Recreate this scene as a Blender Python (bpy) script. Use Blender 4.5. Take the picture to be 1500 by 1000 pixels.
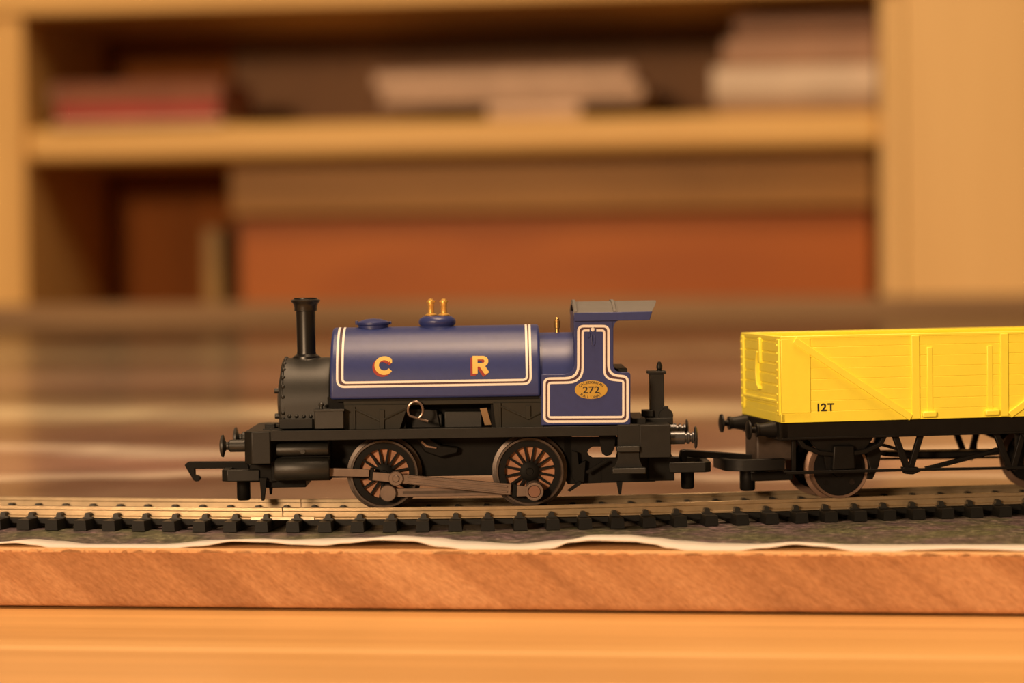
import bpy, math, random
from mathutils import Matrix, Vector, noise
random.seed(7)
for o in list(bpy.data.objects): bpy.data.objects.remove(o)
SC = bpy.context.scene
COL = SC.collection
MM = 0.001
# ------------------------------------------------------------------ camera
FPX, HOR, ROLL = 3363.0, 393.0, 0.0120      # focal length (px of 1500), horizon row, roll
CAM_Z = 815.8                                # mm above the floor; the table top lies at 750
_p = math.atan((500 - HOR) / FPX)
_F = Vector((0, math.cos(_p), -math.sin(_p)))
_U0 = Vector((0, math.sin(_p), math.cos(_p))); _R0 = Vector((1, 0, 0))
_U = _U0 * math.cos(ROLL) + _R0 * math.sin(ROLL)
_R = _R0 * math.cos(ROLL) - _U0 * math.sin(ROLL)
CAM = Vector((0, 0, CAM_Z))
cd = bpy.data.cameras.new('camera'); cam = bpy.data.objects.new('camera', cd); COL.objects.link(cam)
mw = Matrix((_R, _U, -_F)).transposed().to_4x4(); mw.translation = CAM * MM
cam.matrix_world = mw
cd.sensor_width = 22.3; cd.lens = 22.3 * FPX / 1500; cd.clip_start = 0.01; cd.clip_end = 50
cd.dof.use_dof = True; cd.dof.focus_distance = 0.469; cd.dof.aperture_fstop = 7.6
SC.camera = cam
# ------------------------------------------------------------------ light
SC.view_settings.view_transform = 'Standard'; SC.view_settings.look = 'None'
SC.view_settings.exposure = 0.0; SC.view_settings.gamma = 1.0; SC.view_settings.use_curve_mapping = False
wd = bpy.data.worlds.new('room_ambience'); SC.world = wd; wd.use_nodes = True
wd.node_tree.nodes['Background'].inputs[0].default_value = (1.0, 0.58, 0.28, 1)
wd.node_tree.nodes['Background'].inputs[1].default_value = 0.11
def area(name, loc, target, size, power, color):
    l = bpy.data.lights.new(name, 'AREA'); l.shape = 'DISK'; l.size = size; l.energy = power; l.color = color
    o = bpy.data.objects.new(name, l); COL.objects.link(o); o.location = loc
    o.rotation_euler = (Vector(target) - Vector(loc)).to_track_quat('-Z', 'Y').to_euler()
    return o
WARM = (1.0, 0.66, 0.385)
LAMP = (0.10, 0.28, 2.22)          # pendant over the table
FILL_BOOKCASE = (-0.10, 0.95, 2.26)         # unseen fill light added to brighten the bookcase front
FILL_CAMSIDE = (-1.80, -3.20, 1.70)       # unseen fill light added behind the camera to brighten upright faces
area('ceiling_lamp_light', LAMP, (0.10, 0.30, 0.8), 0.40, 22.0, WARM)
area('bookcase_fill_light', FILL_BOOKCASE, (-0.10, 2.3, 0.9), 0.30, 11.0, WARM)
area('camera_side_fill_light', FILL_CAMSIDE, (0.0, 1.2, 0.85), 0.60, 155.0, WARM)

# ------------------------------------------------------------------ materials
MATS = {}
def mat(name, col, rough=0.5, metal=0.0, var=0.0, vscale=300.0, bump=0.0, bscale=2000.0, spec=0.5, coat=0.0):
    if name in MATS: return MATS[name]
    m = bpy.data.materials.new(name); m.use_nodes = True
    nt = m.node_tree; b = nt.nodes['Principled BSDF']
    b.inputs['Base Color'].default_value = (*col, 1); b.inputs['Roughness'].default_value = rough
    b.inputs['Metallic'].default_value = metal; b.inputs['Specular IOR Level'].default_value = spec
    b.inputs['Coat Weight'].default_value = coat
    tc = nt.nodes.new('ShaderNodeTexCoord')
    if True:
        n = nt.nodes.new('ShaderNodeTexNoise'); n.inputs['Scale'].default_value = vscale; n.inputs['Detail'].default_value = 4
        nt.links.new(tc.outputs['Object'], n.inputs['Vector'])
        r = nt.nodes.new('ShaderNodeValToRGB')
        v = max(var, 0.02)
        r.color_ramp.elements[0].position = 0.3; r.color_ramp.elements[1].position = 0.7
        r.color_ramp.elements[0].color = (*[c * (1 - v) for c in col], 1)
        r.color_ramp.elements[1].color = (*[min(1, c * (1 + v)) for c in col], 1)
        nt.links.new(n.outputs['Fac'], r.inputs['Fac']); nt.links.new(r.outputs['Color'], b.inputs['Base Color'])
    if bump:
        n2 = nt.nodes.new('ShaderNodeTexNoise'); n2.inputs['Scale'].default_value = bscale; n2.inputs['Detail'].default_value = 3
        nt.links.new(tc.outputs['Object'], n2.inputs['Vector'])
        bp = nt.nodes.new('ShaderNodeBump'); bp.inputs['Strength'].default_value = bump; bp.inputs['Distance'].default_value = 0.0002
        nt.links.new(n2.outputs['Fac'], bp.inputs['Height']); nt.links.new(bp.outputs['Normal'], b.inputs['Normal'])
    MATS[name] = m
    return m
def wood(name, c1, c2, scale=(4, 60, 60), rough=0.45, seed=0.0, bump=0.15):
    if name in MATS: return MATS[name]
    m = bpy.data.materials.new(name); m.use_nodes = True
    nt = m.node_tree; b = nt.nodes['Principled BSDF']; b.inputs['Roughness'].default_value = rough; b.inputs['Specular IOR Level'].default_value = 0.3
    tc = nt.nodes.new('ShaderNodeTexCoord'); mp = nt.nodes.new('ShaderNodeMapping')
    mp.inputs['Scale'].default_value = scale; mp.inputs['Location'].default_value = (seed, seed * 1.7, seed * 0.6)
    nt.links.new(tc.outputs['Object'], mp.inputs['Vector'])
    n = nt.nodes.new('ShaderNodeTexNoise'); n.inputs['Scale'].default_value = 1.0; n.inputs['Detail'].default_value = 6
    n.inputs['Distortion'].default_value = 0.6
    nt.links.new(mp.outputs['Vector'], n.inputs['Vector'])
    r = nt.nodes.new('ShaderNodeValToRGB'); r.color_ramp.elements[0].position = 0.32; r.color_ramp.elements[1].position = 0.66
    r.color_ramp.elements[0].color = (*c1, 1); r.color_ramp.elements[1].color = (*c2, 1)
    nt.links.new(n.outputs['Fac'], r.inputs['Fac']); nt.links.new(r.outputs['Color'], b.inputs['Base Color'])
    bp = nt.nodes.new('ShaderNodeBump'); bp.inputs['Strength'].default_value = bump; bp.inputs['Distance'].default_value = 0.0003
    nt.links.new(n.outputs['Fac'], bp.inputs['Height']); nt.links.new(bp.outputs['Normal'], b.inputs['Normal'])
    MATS[name] = m
    return m
BLUE = mat('blue_paint', (0.024, 0.038, 0.165), 0.37, var=0.05, vscale=900, bump=0.12, bscale=9000, spec=0.5)
BLACK = mat('black_plastic', (0.0075, 0.0078, 0.007), 0.48, var=0.2, vscale=500, bump=0.1, bscale=6000, spec=0.3)
SMOKE = mat('smokebox_black', (0.013, 0.0135, 0.012), 0.44, var=0.15, vscale=400, bump=0.15, bscale=7000)
GLOSSK = mat('chimney_black', (0.006, 0.006, 0.006), 0.36)
CHASS = mat('chassis_black', (0.0045, 0.0045, 0.004), 0.6, var=0.2, vscale=500, spec=0.15)
ROOFG = mat('roof_grey', (0.15, 0.145, 0.14), 0.6, var=0.06, bump=0.1, bscale=9000)
CREAM = mat('cream_lining', (0.80, 0.78, 0.76), 0.5)
GOLD = mat('gold_letter', (0.66, 0.46, 0.12), 0.5)
RED = mat('red_shadow', (0.26, 0.022, 0.012), 0.5)
PLATE = mat('plate_gold', (0.50, 0.32, 0.05), 0.4)
BRASS = mat('brass', (0.80, 0.50, 0.13), 0.36, 0.6)
BRASSD = mat('brass_dull', (0.50, 0.30, 0.10), 0.35, 0.8)
STEEL = mat('buffer_steel', (0.085, 0.085, 0.09), 0.34, 0.7)
TYRE = mat('tyre_metal', (0.075, 0.058, 0.048), 0.40, 0.5, var=0.2, vscale=800)
RODM = mat('rod_metal', (0.17, 0.125, 0.10), 0.42, 0.45, var=0.12, vscale=500)
COPPER = mat('wheel_back_brown', (0.36, 0.165, 0.085), 0.5, 0.0, var=0.3, vscale=500)
TYREW = mat('wagon_tyre', (0.22, 0.14, 0.10), 0.40, 0.5, var=0.1)
YELLOW = mat('yellow_plastic', (0.95, 0.83, 0.075), 0.42, var=0.02, vscale=500)
WBLACK = mat('wagon_black', (0.005, 0.0047, 0.0045), 0.5, var=0.2, vscale=500, spec=0.22)
WBROWN = mat('wagon_brown', (0.045, 0.032, 0.025), 0.5, var=0.2, vscale=500)
INK = mat('black_ink', (0.012, 0.011, 0.012), 0.6)
RAIL = mat('rail_nickel', (0.50, 0.39, 0.25), 0.34, 0.7, var=0.12, vscale=350)
SLEEP = mat('sleeper_black', (0.005, 0.005, 0.0045), 0.6, spec=0.3, var=0.25, vscale=400)
CHAIRM = mat('chair_black', (0.014, 0.0135, 0.012), 0.5, var=0.25, vscale=700)
BRONZE = mat('bronze_strip', (0.25, 0.16, 0.08), 0.45, 0.4)
WIRE = mat('copper_wire', (0.24, 0.18, 0.15), 0.3, 0.7)

# ------------------------------------------------------------------ mesh helpers (millimetres, local u,v,w)
class MB:
    def __init__(s): s.v = []; s.f = []
    def add(s, vs, fs):
        k = len(s.v); s.v += [tuple(p) for p in vs]; s.f += [tuple(i + k for i in f) for f in fs]; return s
    def box(s, u0, u1, v0, v1, w0, w1):
        u0, u1 = min(u0, u1), max(u0, u1); v0, v1 = min(v0, v1), max(v0, v1); w0, w1 = min(w0, w1), max(w0, w1)
        vs = [(u0, v0, w0), (u1, v0, w0), (u1, v1, w0), (u0, v1, w0), (u0, v0, w1), (u1, v0, w1), (u1, v1, w1), (u0, v1, w1)]
        return s.add(vs, [(0, 3, 2, 1), (4, 5, 6, 7), (0, 1, 5, 4), (1, 2, 6, 5), (2, 3, 7, 6), (3, 0, 4, 7)])
    def prism(s, poly, a, b, axis='v'):
        """poly of 2-D points extruded from a to b along axis: v -> (u,w), u -> (v,w), w -> (u,v)"""
        area2 = sum(poly[i][0] * poly[(i + 1) % len(poly)][1] - poly[(i + 1) % len(poly)][0] * poly[i][1] for i in range(len(poly)))
        if area2 < 0: poly = poly[::-1]
        def P(q, t): return (q[0], t, q[1]) if axis == 'v' else (t, q[0], q[1]) if axis == 'u' else (q[0], q[1], t)
        a, b = min(a, b), max(a, b); n = len(poly)
        vs = [P(q, a) for q in poly] + [P(q, b) for q in poly]
        F = [tuple(range(n)), tuple(range(2 * n - 1, n - 1, -1))] + [(i, i + n, (i + 1) % n + n, (i + 1) % n) for i in range(n)]
        if axis != 'v': F = [f[::-1] for f in F]
        return s.add(vs, F)
    def lathe(s, prof, c, axis='w', n=24):
        """prof: (r, t) points; revolved about axis through c (3-D point)"""
        vs = []; F = []; m = len(prof)
        for i in range(n):
            a = 2 * math.pi * i / n; ca, sa = math.cos(a), math.sin(a)
            for r, t in prof:
                x, y = r * ca, r * sa
                q = (x, y, t) if axis == 'w' else (x, t, y) if axis == 'v' else (t, x, y)
                vs.append((c[0] + q[0], c[1] + q[1], c[2] + q[2]))
        for i in range(n):
            j = (i + 1) % n
            for k in range(m - 1):
                F.append((i * m + k, j * m + k, j * m + k + 1, i * m + k + 1))
        if prof[0][0] > 1e-6: F.append(tuple(i * m for i in range(n))[::-1])
        if prof[-1][0] > 1e-6: F.append(tuple(i * m + m - 1 for i in range(n)))
        if axis == 'v': F = [f[::-1] for f in F]
        return s.add(vs, F)
    def ring(s, prof, c, axis='v', n=40):
        """closed profile revolved"""
        vs = []; F = []; m = len(prof)
        for i in range(n):
            a = 2 * math.pi * i / n; ca, sa = math.cos(a), math.sin(a)
            for r, t in prof:
                x, y = r * ca, r * sa
                q = (x, y, t) if axis == 'w' else (x, t, y) if axis == 'v' else (t, x, y)
                vs.append((c[0] + q[0], c[1] + q[1], c[2] + q[2]))
        for i in range(n):
            j = (i + 1) % n
            for k in range(m):
                F.append((i * m + k, j * m + k, j * m + (k + 1) % m, i * m + (k + 1) % m))
        return s.add(vs, F)
    def tube(s, path, r, n=8):
        path = [Vector(p) for p in path]; vs = []; F = []
        for i, p in enumerate(path):
            t = (path[min(i + 1, len(path) - 1)] - path[max(i - 1, 0)]).normalized()
            a = t.cross(Vector((0.123, 1, 0.31))).normalized(); b = t.cross(a).normalized()
            for k in range(n):
                g = 2 * math.pi * k / n
                vs.append(p + a * (r * math.cos(g)) + b * (r * math.sin(g)))
        for i in range(len(path) - 1):
            for k in range(n):
                F.append((i * n + k, i * n + (k + 1) % n, (i + 1) * n + (k + 1) % n, (i + 1) * n + k))
        F.append(tuple(range(n))[::-1]); F.append(tuple(range((len(path) - 1) * n, len(path) * n)))
        return s.add(vs, F)
    def strip(s, path, width, surf, closed=False, step=0.4):
        """flat ribbon of a given width along a 2-D path; surf(a,b) -> 3-D point"""
        pts = [Vector(p) for p in path]
        if closed: pts.append(pts[0])
        fine = [pts[0]]
        for a, b in zip(pts, pts[1:]):
            k = max(1, int((b - a).length / step))
            fine += [a.lerp(b, (i + 1) / k) for i in range(k)]
        if closed: fine.pop()
        n = len(fine); vs = []; F = []
        for i in range(n):
            p0 = fine[(i - 1) % n] if closed else fine[max(i - 1, 0)]
            p1 = fine[(i + 1) % n] if closed else fine[min(i + 1, n - 1)]
            t = (p1 - p0).normalized(); d = Vector((-t.y, t.x)) * (width / 2)
            vs += [surf(*(fine[i] + d)), surf(*(fine[i] - d))]
        for i in range(n if closed else n - 1):
            j = (i + 1) % n
            F.append((2 * i, 2 * i + 1, 2 * j + 1, 2 * j))
        return s.add(vs, F)
    def mesh(s, name, m, smooth=40):
        me = bpy.data.meshes.new(name)
        me.from_pydata([(a * MM, b * MM, c * MM) for a, b, c in s.v], [], s.f)
        me.validate(); me.materials.append(m)
        if smooth:
            me.shade_smooth(); me.set_sharp_from_angle(angle=math.radians(smooth))
        me.update()
        return me
    def build(s, name, m, parent=None, bevel=0.0, smooth=40, seg=2):
        o = bpy.data.objects.new(name, s.mesh(name, m, smooth)); COL.objects.link(o); o.parent = parent
        if bevel:
            b = o.modifiers.new('soft_edges', 'BEVEL'); b.width = bevel * MM; b.segments = seg; b.limit_method = 'ANGLE'; b.angle_limit = math.radians(40)
            b.use_clamp_overlap = True
        return o
def tag(o, label=None, cat=None, group=None, kind=None):
    if label: o['label'] = label
    if cat: o['category'] = cat
    if group: o['group'] = group
    if kind: o['kind'] = kind
    return o
def empty(name, M, label=None, cat=None, group=None, kind=None):
    o = bpy.data.objects.new(name, None); COL.objects.link(o); o.empty_display_size = 0.01
    N = M.copy(); N.translation = N.translation * MM; o.matrix_world = N
    return tag(o, label, cat, group, kind)
class Frame:
    """a thing's own axes (u along, v away from the viewer, w up, mm); at() measures a photo pixel in the plane v"""
    def __init__(s, origin, yaw=0.0, pitch=0.0):
        s.M = Matrix.Translation(Vector(origin)) @ Matrix.Rotation(yaw, 4, 'Z') @ Matrix.Rotation(-pitch, 4, 'Y')
        s.I = s.M.inverted()
    def at(s, px, py, v):
        d = _F + _R * ((px - 750) / FPX) - _U * ((py - 500) / FPX)
        o = s.I @ CAM; d = s.I.to_3x3() @ d
        t = (v - o.y) / d.y
        return (o.x + d.x * t, o.z + d.z * t)
    def rect(s, x0, y0, x1, y1, v):
        xm, ym = (x0 + x1) / 2, (y0 + y1) / 2
        return s.at(x0, ym, v)[0], s.at(x1, ym, v)[0], s.at(xm, y1, v)[1], s.at(xm, y0, v)[1]
    def pbox(s, mb, x0, y0, x1, y1, va, vb):
        u0, u1, w0, w1 = s.rect(x0, y0, x1, y1, va)
        return mb.box(u0, u1, va, vb, w0, w1)
    def poly(s, pts, v): return [s.at(x, y, v) for x, y in pts]
def fillet(pts, r, closed=True, n=6):
    """round the corners of a 2-D polyline; r a number or one per point"""
    out = []; N = len(pts)
    for i, p in enumerate(pts):
        ri = r[i] if isinstance(r, (list, tuple)) else r
        if ri <= 0 or (not closed and i in (0, N - 1)): out.append(tuple(p)); continue
        p = Vector(p); a = Vector(pts[i - 1]) - p; b = Vector(pts[(i + 1) % N]) - p
        la, lb = a.length, b.length; a.normalize(); b.normalize()
        ang = a.angle(b); d = min(ri / math.tan(ang / 2), la * 0.49, lb * 0.49)
        p0, p1 = p + a * d, p + b * d
        for k in range(n + 1):
            t = k / n
            q = p0 * (1 - t) ** 2 + p * 2 * t * (1 - t) + p1 * t * t
            out.append((q.x, q.y))
    return out
_glyphs = {}
def glyph(text, bold=0.0):
    """outline of a text as (verts, faces), height of capitals about 0.69, centred on u"""
    key = (text, bold)
    if key not in _glyphs:
        c = bpy.data.curves.new('glyph', 'FONT'); c.body = text; c.size = 1.0; c.offset = bold; c.align_x = 'CENTER'; c.resolution_u = 4
        o = bpy.data.objects.new('glyph', c); COL.objects.link(o)
        bpy.context.view_layer.update()
        me = bpy.data.meshes.new_from_object(o.evaluated_get(bpy.context.evaluated_depsgraph_get()))
        _glyphs[key] = ([tuple(v.co) for v in me.vertices], [tuple(p.vertices) for p in me.polygons])
        bpy.data.objects.remove(o); bpy.data.curves.remove(c); bpy.data.meshes.remove(me)
    return _glyphs[key]
def put_text(mb, text, cu, cw, cap, v, bold=0.0, sx=1.0, rot=0.0):
    vs, fs = glyph(text, bold); k = cap / 0.69; ca, sa = math.cos(rot), math.sin(rot)
    out = []
    for x, y, z in vs:
        x, y = x * k * sx, (y - 0.345) * k
        out.append((cu + x * ca - y * sa, v, cw + x * sa + y * ca))
    mb.add(out, fs)

YAW = math.radians(-7.8)                       # the furniture stands slightly askew to the lens
# ------------------------------------------------------------------ the room
RM = Frame((0, 2440, 0), YAW)
def struct(name, mb, m, parent=None, kind='structure', label=None):
    o = mb.build(name, m, parent, smooth=0); o['kind'] = kind
    if label: o['label'] = label
    return o
fl = MB().box(-3000, 3000, -6800, 420, -30, 0)
o = struct('floor', fl, wood('floor_wood', (0.22, 0.11, 0.05), (0.34, 0.18, 0.08), (2, 30, 30), 0.4), label='brown wooden floor'); o.matrix_world = Matrix.Translation((0, 2.44, 0)) @ Matrix.Rotation(YAW, 4, 'Z')
wl = MB().box(-2600, 2600, 420, 520, 0, 2450)
o = struct('wall_back', wl, mat('wall_paint', (0.62, 0.55, 0.47), 0.8, bump=0.2, bscale=300), label='plain warm wall behind the bookcase'); o.matrix_world = Matrix.Translation((0, 2.44, 0)) @ Matrix.Rotation(YAW, 4, 'Z')

# ------------------------------------------------------------------ table
TB = Frame((0, 437, 750), YAW)                 # v = 0 under the board's front edge
table = empty('dining_table', TB.M, 'orange varnished wooden table under the wooden board', 'table')
def stave(name, v0, v1, c1, c2, seed):
    m = MB().box(-1020, 700, v0, v1, -28, 0)
    return m.build(name, wood('table_wood_%d' % seed, c1, c2, (3.5, 170, 40), 0.33, seed * 3.1, 0.08), table, bevel=0.15, smooth=0)
stave('plank', -300, -46.5, (0.60, 0.335, 0.120), (0.74, 0.43, 0.165), 1)
stave('pale_strip', -46.4, -43.4, (0.78, 0.50, 0.22), (0.84, 0.56, 0.26), 2)  # narrow strip in paler wood tones along the plank seam
stave('plank', -43.3, 60, (0.58, 0.32, 0.112), (0.75, 0.45, 0.175), 3)
for k in range(10):
    stave('plank', 60.1 + 185 * k, 60.1 + 185 * (k + 1) - 0.1, (0.58, 0.32, 0.115), (0.74, 0.44, 0.17), 4 + k % 3)
for u in (-980, 660):
    for v in (-250, 1860):
        MB().lathe([(30, -750), (34, -700), (40, -120), (44, -28)], (u, v, 0), 'w', 16).build('leg', MATS['table_wood_1'], table)
MB().box(-960, 640, -230, -205, -110, -28).build('apron', MATS['table_wood_1'], table)
MB().box(-960, 640, 1820, 1845, -110, -28).build('apron', MATS['table_wood_1'], table)

# ------------------------------------------------------------------ baseboard of the layout
BD = Frame((0, 437, 750.5), YAW)               # v = 0 is the sawn front edge, w = 0 its underside
BT = 11.0                                      # board thickness
def board_material():
    m = bpy.data.materials.new('sawn_board'); m.use_nodes = True; nt = m.node_tree; b = nt.nodes['Principled BSDF']
    b.inputs['Roughness'].default_value = 0.85; b.inputs['Specular IOR Level'].default_value = 0.2
    tc = nt.nodes.new('ShaderNodeTexCoord')
    mp = nt.nodes.new('ShaderNodeMapping'); mp.inputs['Scale'].default_value = (10, 40, 150)
    turn = nt.nodes.new('ShaderNodeMapping'); turn.inputs['Rotation'].default_value = (0, math.radians(-36), 0)
    nt.links.new(tc.outputs['Object'], turn.inputs['Vector']); nt.links.new(turn.outputs['Vector'], mp.inputs['Vector'])
    n = nt.nodes.new('ShaderNodeTexNoise'); n.inputs['Scale'].default_value = 1; n.inputs['Detail'].default_value = 3; n.inputs['Distortion'].default_value = 0.4
    nt.links.new(mp.outputs['Vector'], n.inputs['Vector'])
    r = nt.nodes.new('ShaderNodeValToRGB'); e = r.color_ramp.elements
    e[0].position = 0.30; e[0].color = (0.34, 0.165, 0.078, 1); e[1].position = 0.72; e[1].color = (0.60, 0.34, 0.175, 1)
    e2 = e.new(0.5); e2.color = (0.46, 0.235, 0.112, 1)
    nt.links.new(n.outputs['Fac'], r.inputs['Fac'])
    n2 = nt.nodes.new('ShaderNodeTexNoise'); n2.inputs['Scale'].default_value = 1500; n2.inputs['Detail'].default_value = 5
    mp2 = nt.nodes.new('ShaderNodeMapping'); mp2.inputs['Scale'].default_value = (0.4, 1, 1.2)
    nt.links.new(turn.outputs['Vector'], mp2.inputs['Vector']); nt.links.new(mp2.outputs['Vector'], n2.inputs['Vector'])
    r2 = nt.nodes.new('ShaderNodeValToRGB'); r2.color_ramp.elements[0].position = 0.25; r2.color_ramp.elements[1].position = 0.75
    r2.color_ramp.elements[0].color = (0.78, 0.73, 0.68, 1); r2.color_ramp.elements[1].color = (1.18, 1.2, 1.22, 1)
    nt.links.new(n2.outputs['Fac'], r2.inputs['Fac'])
    mx = nt.nodes.new('ShaderNodeMix'); mx.data_type = 'RGBA'; mx.blend_type = 'MULTIPLY'; mx.inputs['Factor'].default_value = 1
    nt.links.new(r.outputs['Color'], mx.inputs['A']); nt.links.new(r2.outputs['Color'], mx.inputs['B']); nt.links.new(mx.outputs['Result'], b.inputs['Base Color'])
    bp = nt.nodes.new('ShaderNodeBump'); bp.inputs['Strength'].default_value = 0.6; bp.inputs['Distance'].default_value = 0.0004
    nt.links.new(n2.outputs['Fac'], bp.inputs['Height']); nt.links.new(bp.outputs['Normal'], b.inputs['Normal'])
    return m
board = empty('baseboard_panel', BD.M, 'thick fibrous wooden board with rough sawn edge lying on the table', 'board')
mb = MB()
xs = [-960, -400, -250] + [-170 + 0.55 * i for i in range(619)] + [250, 400, 610]
rows = 16
prof = []
for x in xs:
    c = []
    jag = 0.28 * noise.noise(Vector((x * 0.5, 3, 0))) + 0.22 * noise.noise(Vector((x * 1.7, 9, 0)))
    for k in range(rows + 1):
        t = k / rows
        w = BT * t + (jag if k == rows else 0.6 * jag if k == rows - 1 else 0)
        if k == 0: w += 0.12 + 0.10 * noise.noise(Vector((x * 0.12, 5, 1)))
        v = 0.16 * noise.noise(Vector((x * 0.9, w * 0.9, 2))) + 0.10 * noise.noise(Vector((x * 2.6, w * 2.6, 4)))
        if k >= rows - 1: v -= 0.12 + 0.25 * noise.noise(Vector((x * 0.8, 7, 3)))
        if k == 0: v += 0.5
        c.append((x, v, w))
    c.append((x, 2.2, BT + 0.02 + 0.4 * jag)); c.append((x, 3.6, BT)); c.append((x, 1830, BT)); c.append((x, 1830, 0)); c.append((x, 0.9, 0.0))
    prof.append(c)
n = len(prof[0])
vs = [p for c in prof for p in c]
fs = []
for i in range(len(xs) - 1):
    for k in range(n):
        fs.append((i * n + k, (i + 1) * n + k, (i + 1) * n + (k + 1) % n, i * n + (k + 1) % n))
fs.append(tuple(range(n))[::-1]); fs.append(tuple(range((len(xs) - 1) * n, len(xs) * n)))
mb.add(vs, fs)
bo = mb.build('sawn_board', board_material(), board, smooth=60)
bo.data.materials.append(wood('board_top', (0.66, 0.38, 0.17), (0.76, 0.47, 0.23), (4, 60, 60), 0.6, 11))
for p in bo.data.polygons:
    if p.normal.z > 0.6 and p.center.z > (BT - 1) * MM: p.material_index = 1
# pale splinters torn up along the sawn edge
SPL = mat('torn_fibre', (0.70, 0.40, 0.19), 0.8, var=0.15)
mb = MB()
for k in range(150):
    x = random.uniform(-125, 125); l = random.uniform(0.5, 2.4); h = random.uniform(0.1, 0.5); a = random.uniform(-0.3, 0.5)
    mb.prism([(x - l, BT - 0.25), (x + l, BT - 0.25 + 0.1 * a), (x + l * 0.7, BT + h * 0.5), (x - l * 0.2, BT + h), (x - l * 0.8, BT + 0.05)], -0.32, random.uniform(0.1, 0.7))
tag(mb.build('torn_fibres', SPL, board, smooth=0), kind='stuff')

# ------------------------------------------------------------------ printed mat with a curling white margin
MZ = BT + 1.25                                  # the mat's level, w in the board's frame
def mat_material():
    m = bpy.data.materials.new('printed_mat'); m.use_nodes = True; nt = m.node_tree; b = nt.nodes['Principled BSDF']
    b.inputs['Roughness'].default_value = 0.30; b.inputs['Specular IOR Level'].default_value = 0.33
    L = nt.links; N = nt.nodes.new
    tc = N('ShaderNodeTexCoord'); sp = N('ShaderNodeSeparateXYZ'); L.new(tc.outputs['Object'], sp.inputs[0])
    n1 = N('ShaderNodeTexNoise'); n1.inputs['Scale'].default_value = 6.0; n1.inputs['Detail'].default_value = 3; n1.inputs['Distortion'].default_value = 0.5
    L.new(tc.outputs['Object'], n1.inputs['Vector'])
    n2 = N('ShaderNodeTexNoise'); n2.inputs['Scale'].default_value = 26.0; n2.inputs['Detail'].default_value = 4
    L.new(tc.outputs['Object'], n2.inputs['Vector'])
    # printed fields and lanes: distorted bands going back over the mat
    ad = N('ShaderNodeMath'); ad.operation = 'MULTIPLY_ADD'; ad.inputs[1].default_value = 0.15; L.new(n1.outputs['Fac'], ad.inputs[0]); L.new(sp.outputs['Y'], ad.inputs[2])
    dv = N('ShaderNodeMath'); dv.operation = 'MULTIPLY_ADD'; dv.inputs[1].default_value = 1 / 2.1; dv.inputs[2].default_value = -0.0357; L.new(ad.outputs[0], dv.inputs[0])
    r = N('ShaderNodeValToRGB'); L.new(dv.outputs[0], r.inputs['Fac']); els = r.color_ramp.elements
    stops = [(0.000, (0.148, 0.120, 0.103)), (0.045, (0.182, 0.134, 0.112)), (0.058, (0.115, 0.066, 0.058)), (0.066, (0.133, 0.082, 0.070)), (0.071, (0.712, 0.643, 0.551)), (0.077, (0.267, 0.164, 0.148)), (0.096, (0.318, 0.189, 0.164)),
             (0.105, (0.763, 0.705, 0.602)), (0.113, (0.196, 0.126, 0.105)), (0.135, (0.177, 0.105, 0.089)), (0.165, (0.232, 0.164, 0.113)), (0.182, (0.579, 0.525, 0.376)), (0.205, (0.756, 0.727, 0.518)), (0.225, (0.344, 0.268, 0.183)), (0.258, (0.073, 0.059, 0.042)),
             (0.300, (0.305, 0.212, 0.165)), (0.350, (0.404, 0.324, 0.250)), (0.410, (0.117, 0.083, 0.061)), (0.487, (0.620, 0.583, 0.410)), (0.580, (0.127, 0.093, 0.071)), (0.770, (0.200, 0.156, 0.112)), (1.000, (0.172, 0.130, 0.095))]
    els[0].position, els[0].color = stops[0][0], (*stops[0][1], 1); els[1].position, els[1].color = stops[-1][0], (*stops[-1][1], 1)
    for p, c in stops[1:-1]:
        e = els.new(p); e.color = (*c, 1)
    # patches of print
    r2 = N('ShaderNodeValToRGB'); L.new(n2.outputs['Fac'], r2.inputs['Fac'])
    r2.color_ramp.elements[0].position = 0.34; r2.color_ramp.elements[0].color = (0.72, 0.68, 0.70, 1)
    r2.color_ramp.elements[1].position = 0.66; r2.color_ramp.elements[1].color = (1.25, 1.2, 1.15, 1)
    m1 = N('ShaderNodeMix'); m1.data_type = 'RGBA'; m1.blend_type = 'MULTIPLY'; m1.inputs['Factor'].default_value = 1
    L.new(r.outputs['Color'], m1.inputs['A']); L.new(r2.outputs['Color'], m1.inputs['B'])
    # the strip along the front is printed as scrubby grass and gravel
    n3 = N('ShaderNodeTexNoise'); n3.inputs['Scale'].default_value = 620; n3.inputs['Detail'].default_value = 5; n3.inputs['Roughness'].default_value = 0.7; L.new(tc.outputs['Object'], n3.inputs['Vector'])
    r3 = N('ShaderNodeValToRGB'); L.new(n3.outputs['Fac'], r3.inputs['Fac']); e3 = r3.color_ramp.elements
    e3[0].position = 0.30; e3[0].color = (0.030, 0.030, 0.020, 1); e3[1].position = 0.78; e3[1].color = (0.36, 0.30, 0.24, 1)
    q = e3.new(0.45); q.color = (0.065, 0.058, 0.044, 1); q = e3.new(0.56); q.color = (0.12, 0.105, 0.08, 1)
    n4 = N('ShaderNodeTexNoise'); n4.inputs['Scale'].default_value = 95; n4.inputs['Detail'].default_value = 3; L.new(tc.outputs['Object'], n4.inputs['Vector'])
    r4 = N('ShaderNodeValToRGB'); L.new(n4.outputs['Fac'], r4.inputs['Fac']); e4 = r4.color_ramp.elements
    e4[0].position = 0.38; e4[0].color = (0.85, 1.0, 0.75, 1); e4[1].position = 0.62; e4[1].color = (1.05, 0.85, 1.25, 1)
    m3 = N('ShaderNodeMix'); m3.data_type = 'RGBA'; m3.blend_type = 'MULTIPLY'; m3.inputs['Factor'].default_value = 1
    L.new(r3.outputs['Color'], m3.inputs['A']); L.new(r4.outputs['Color'], m3.inputs['B'])
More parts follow.
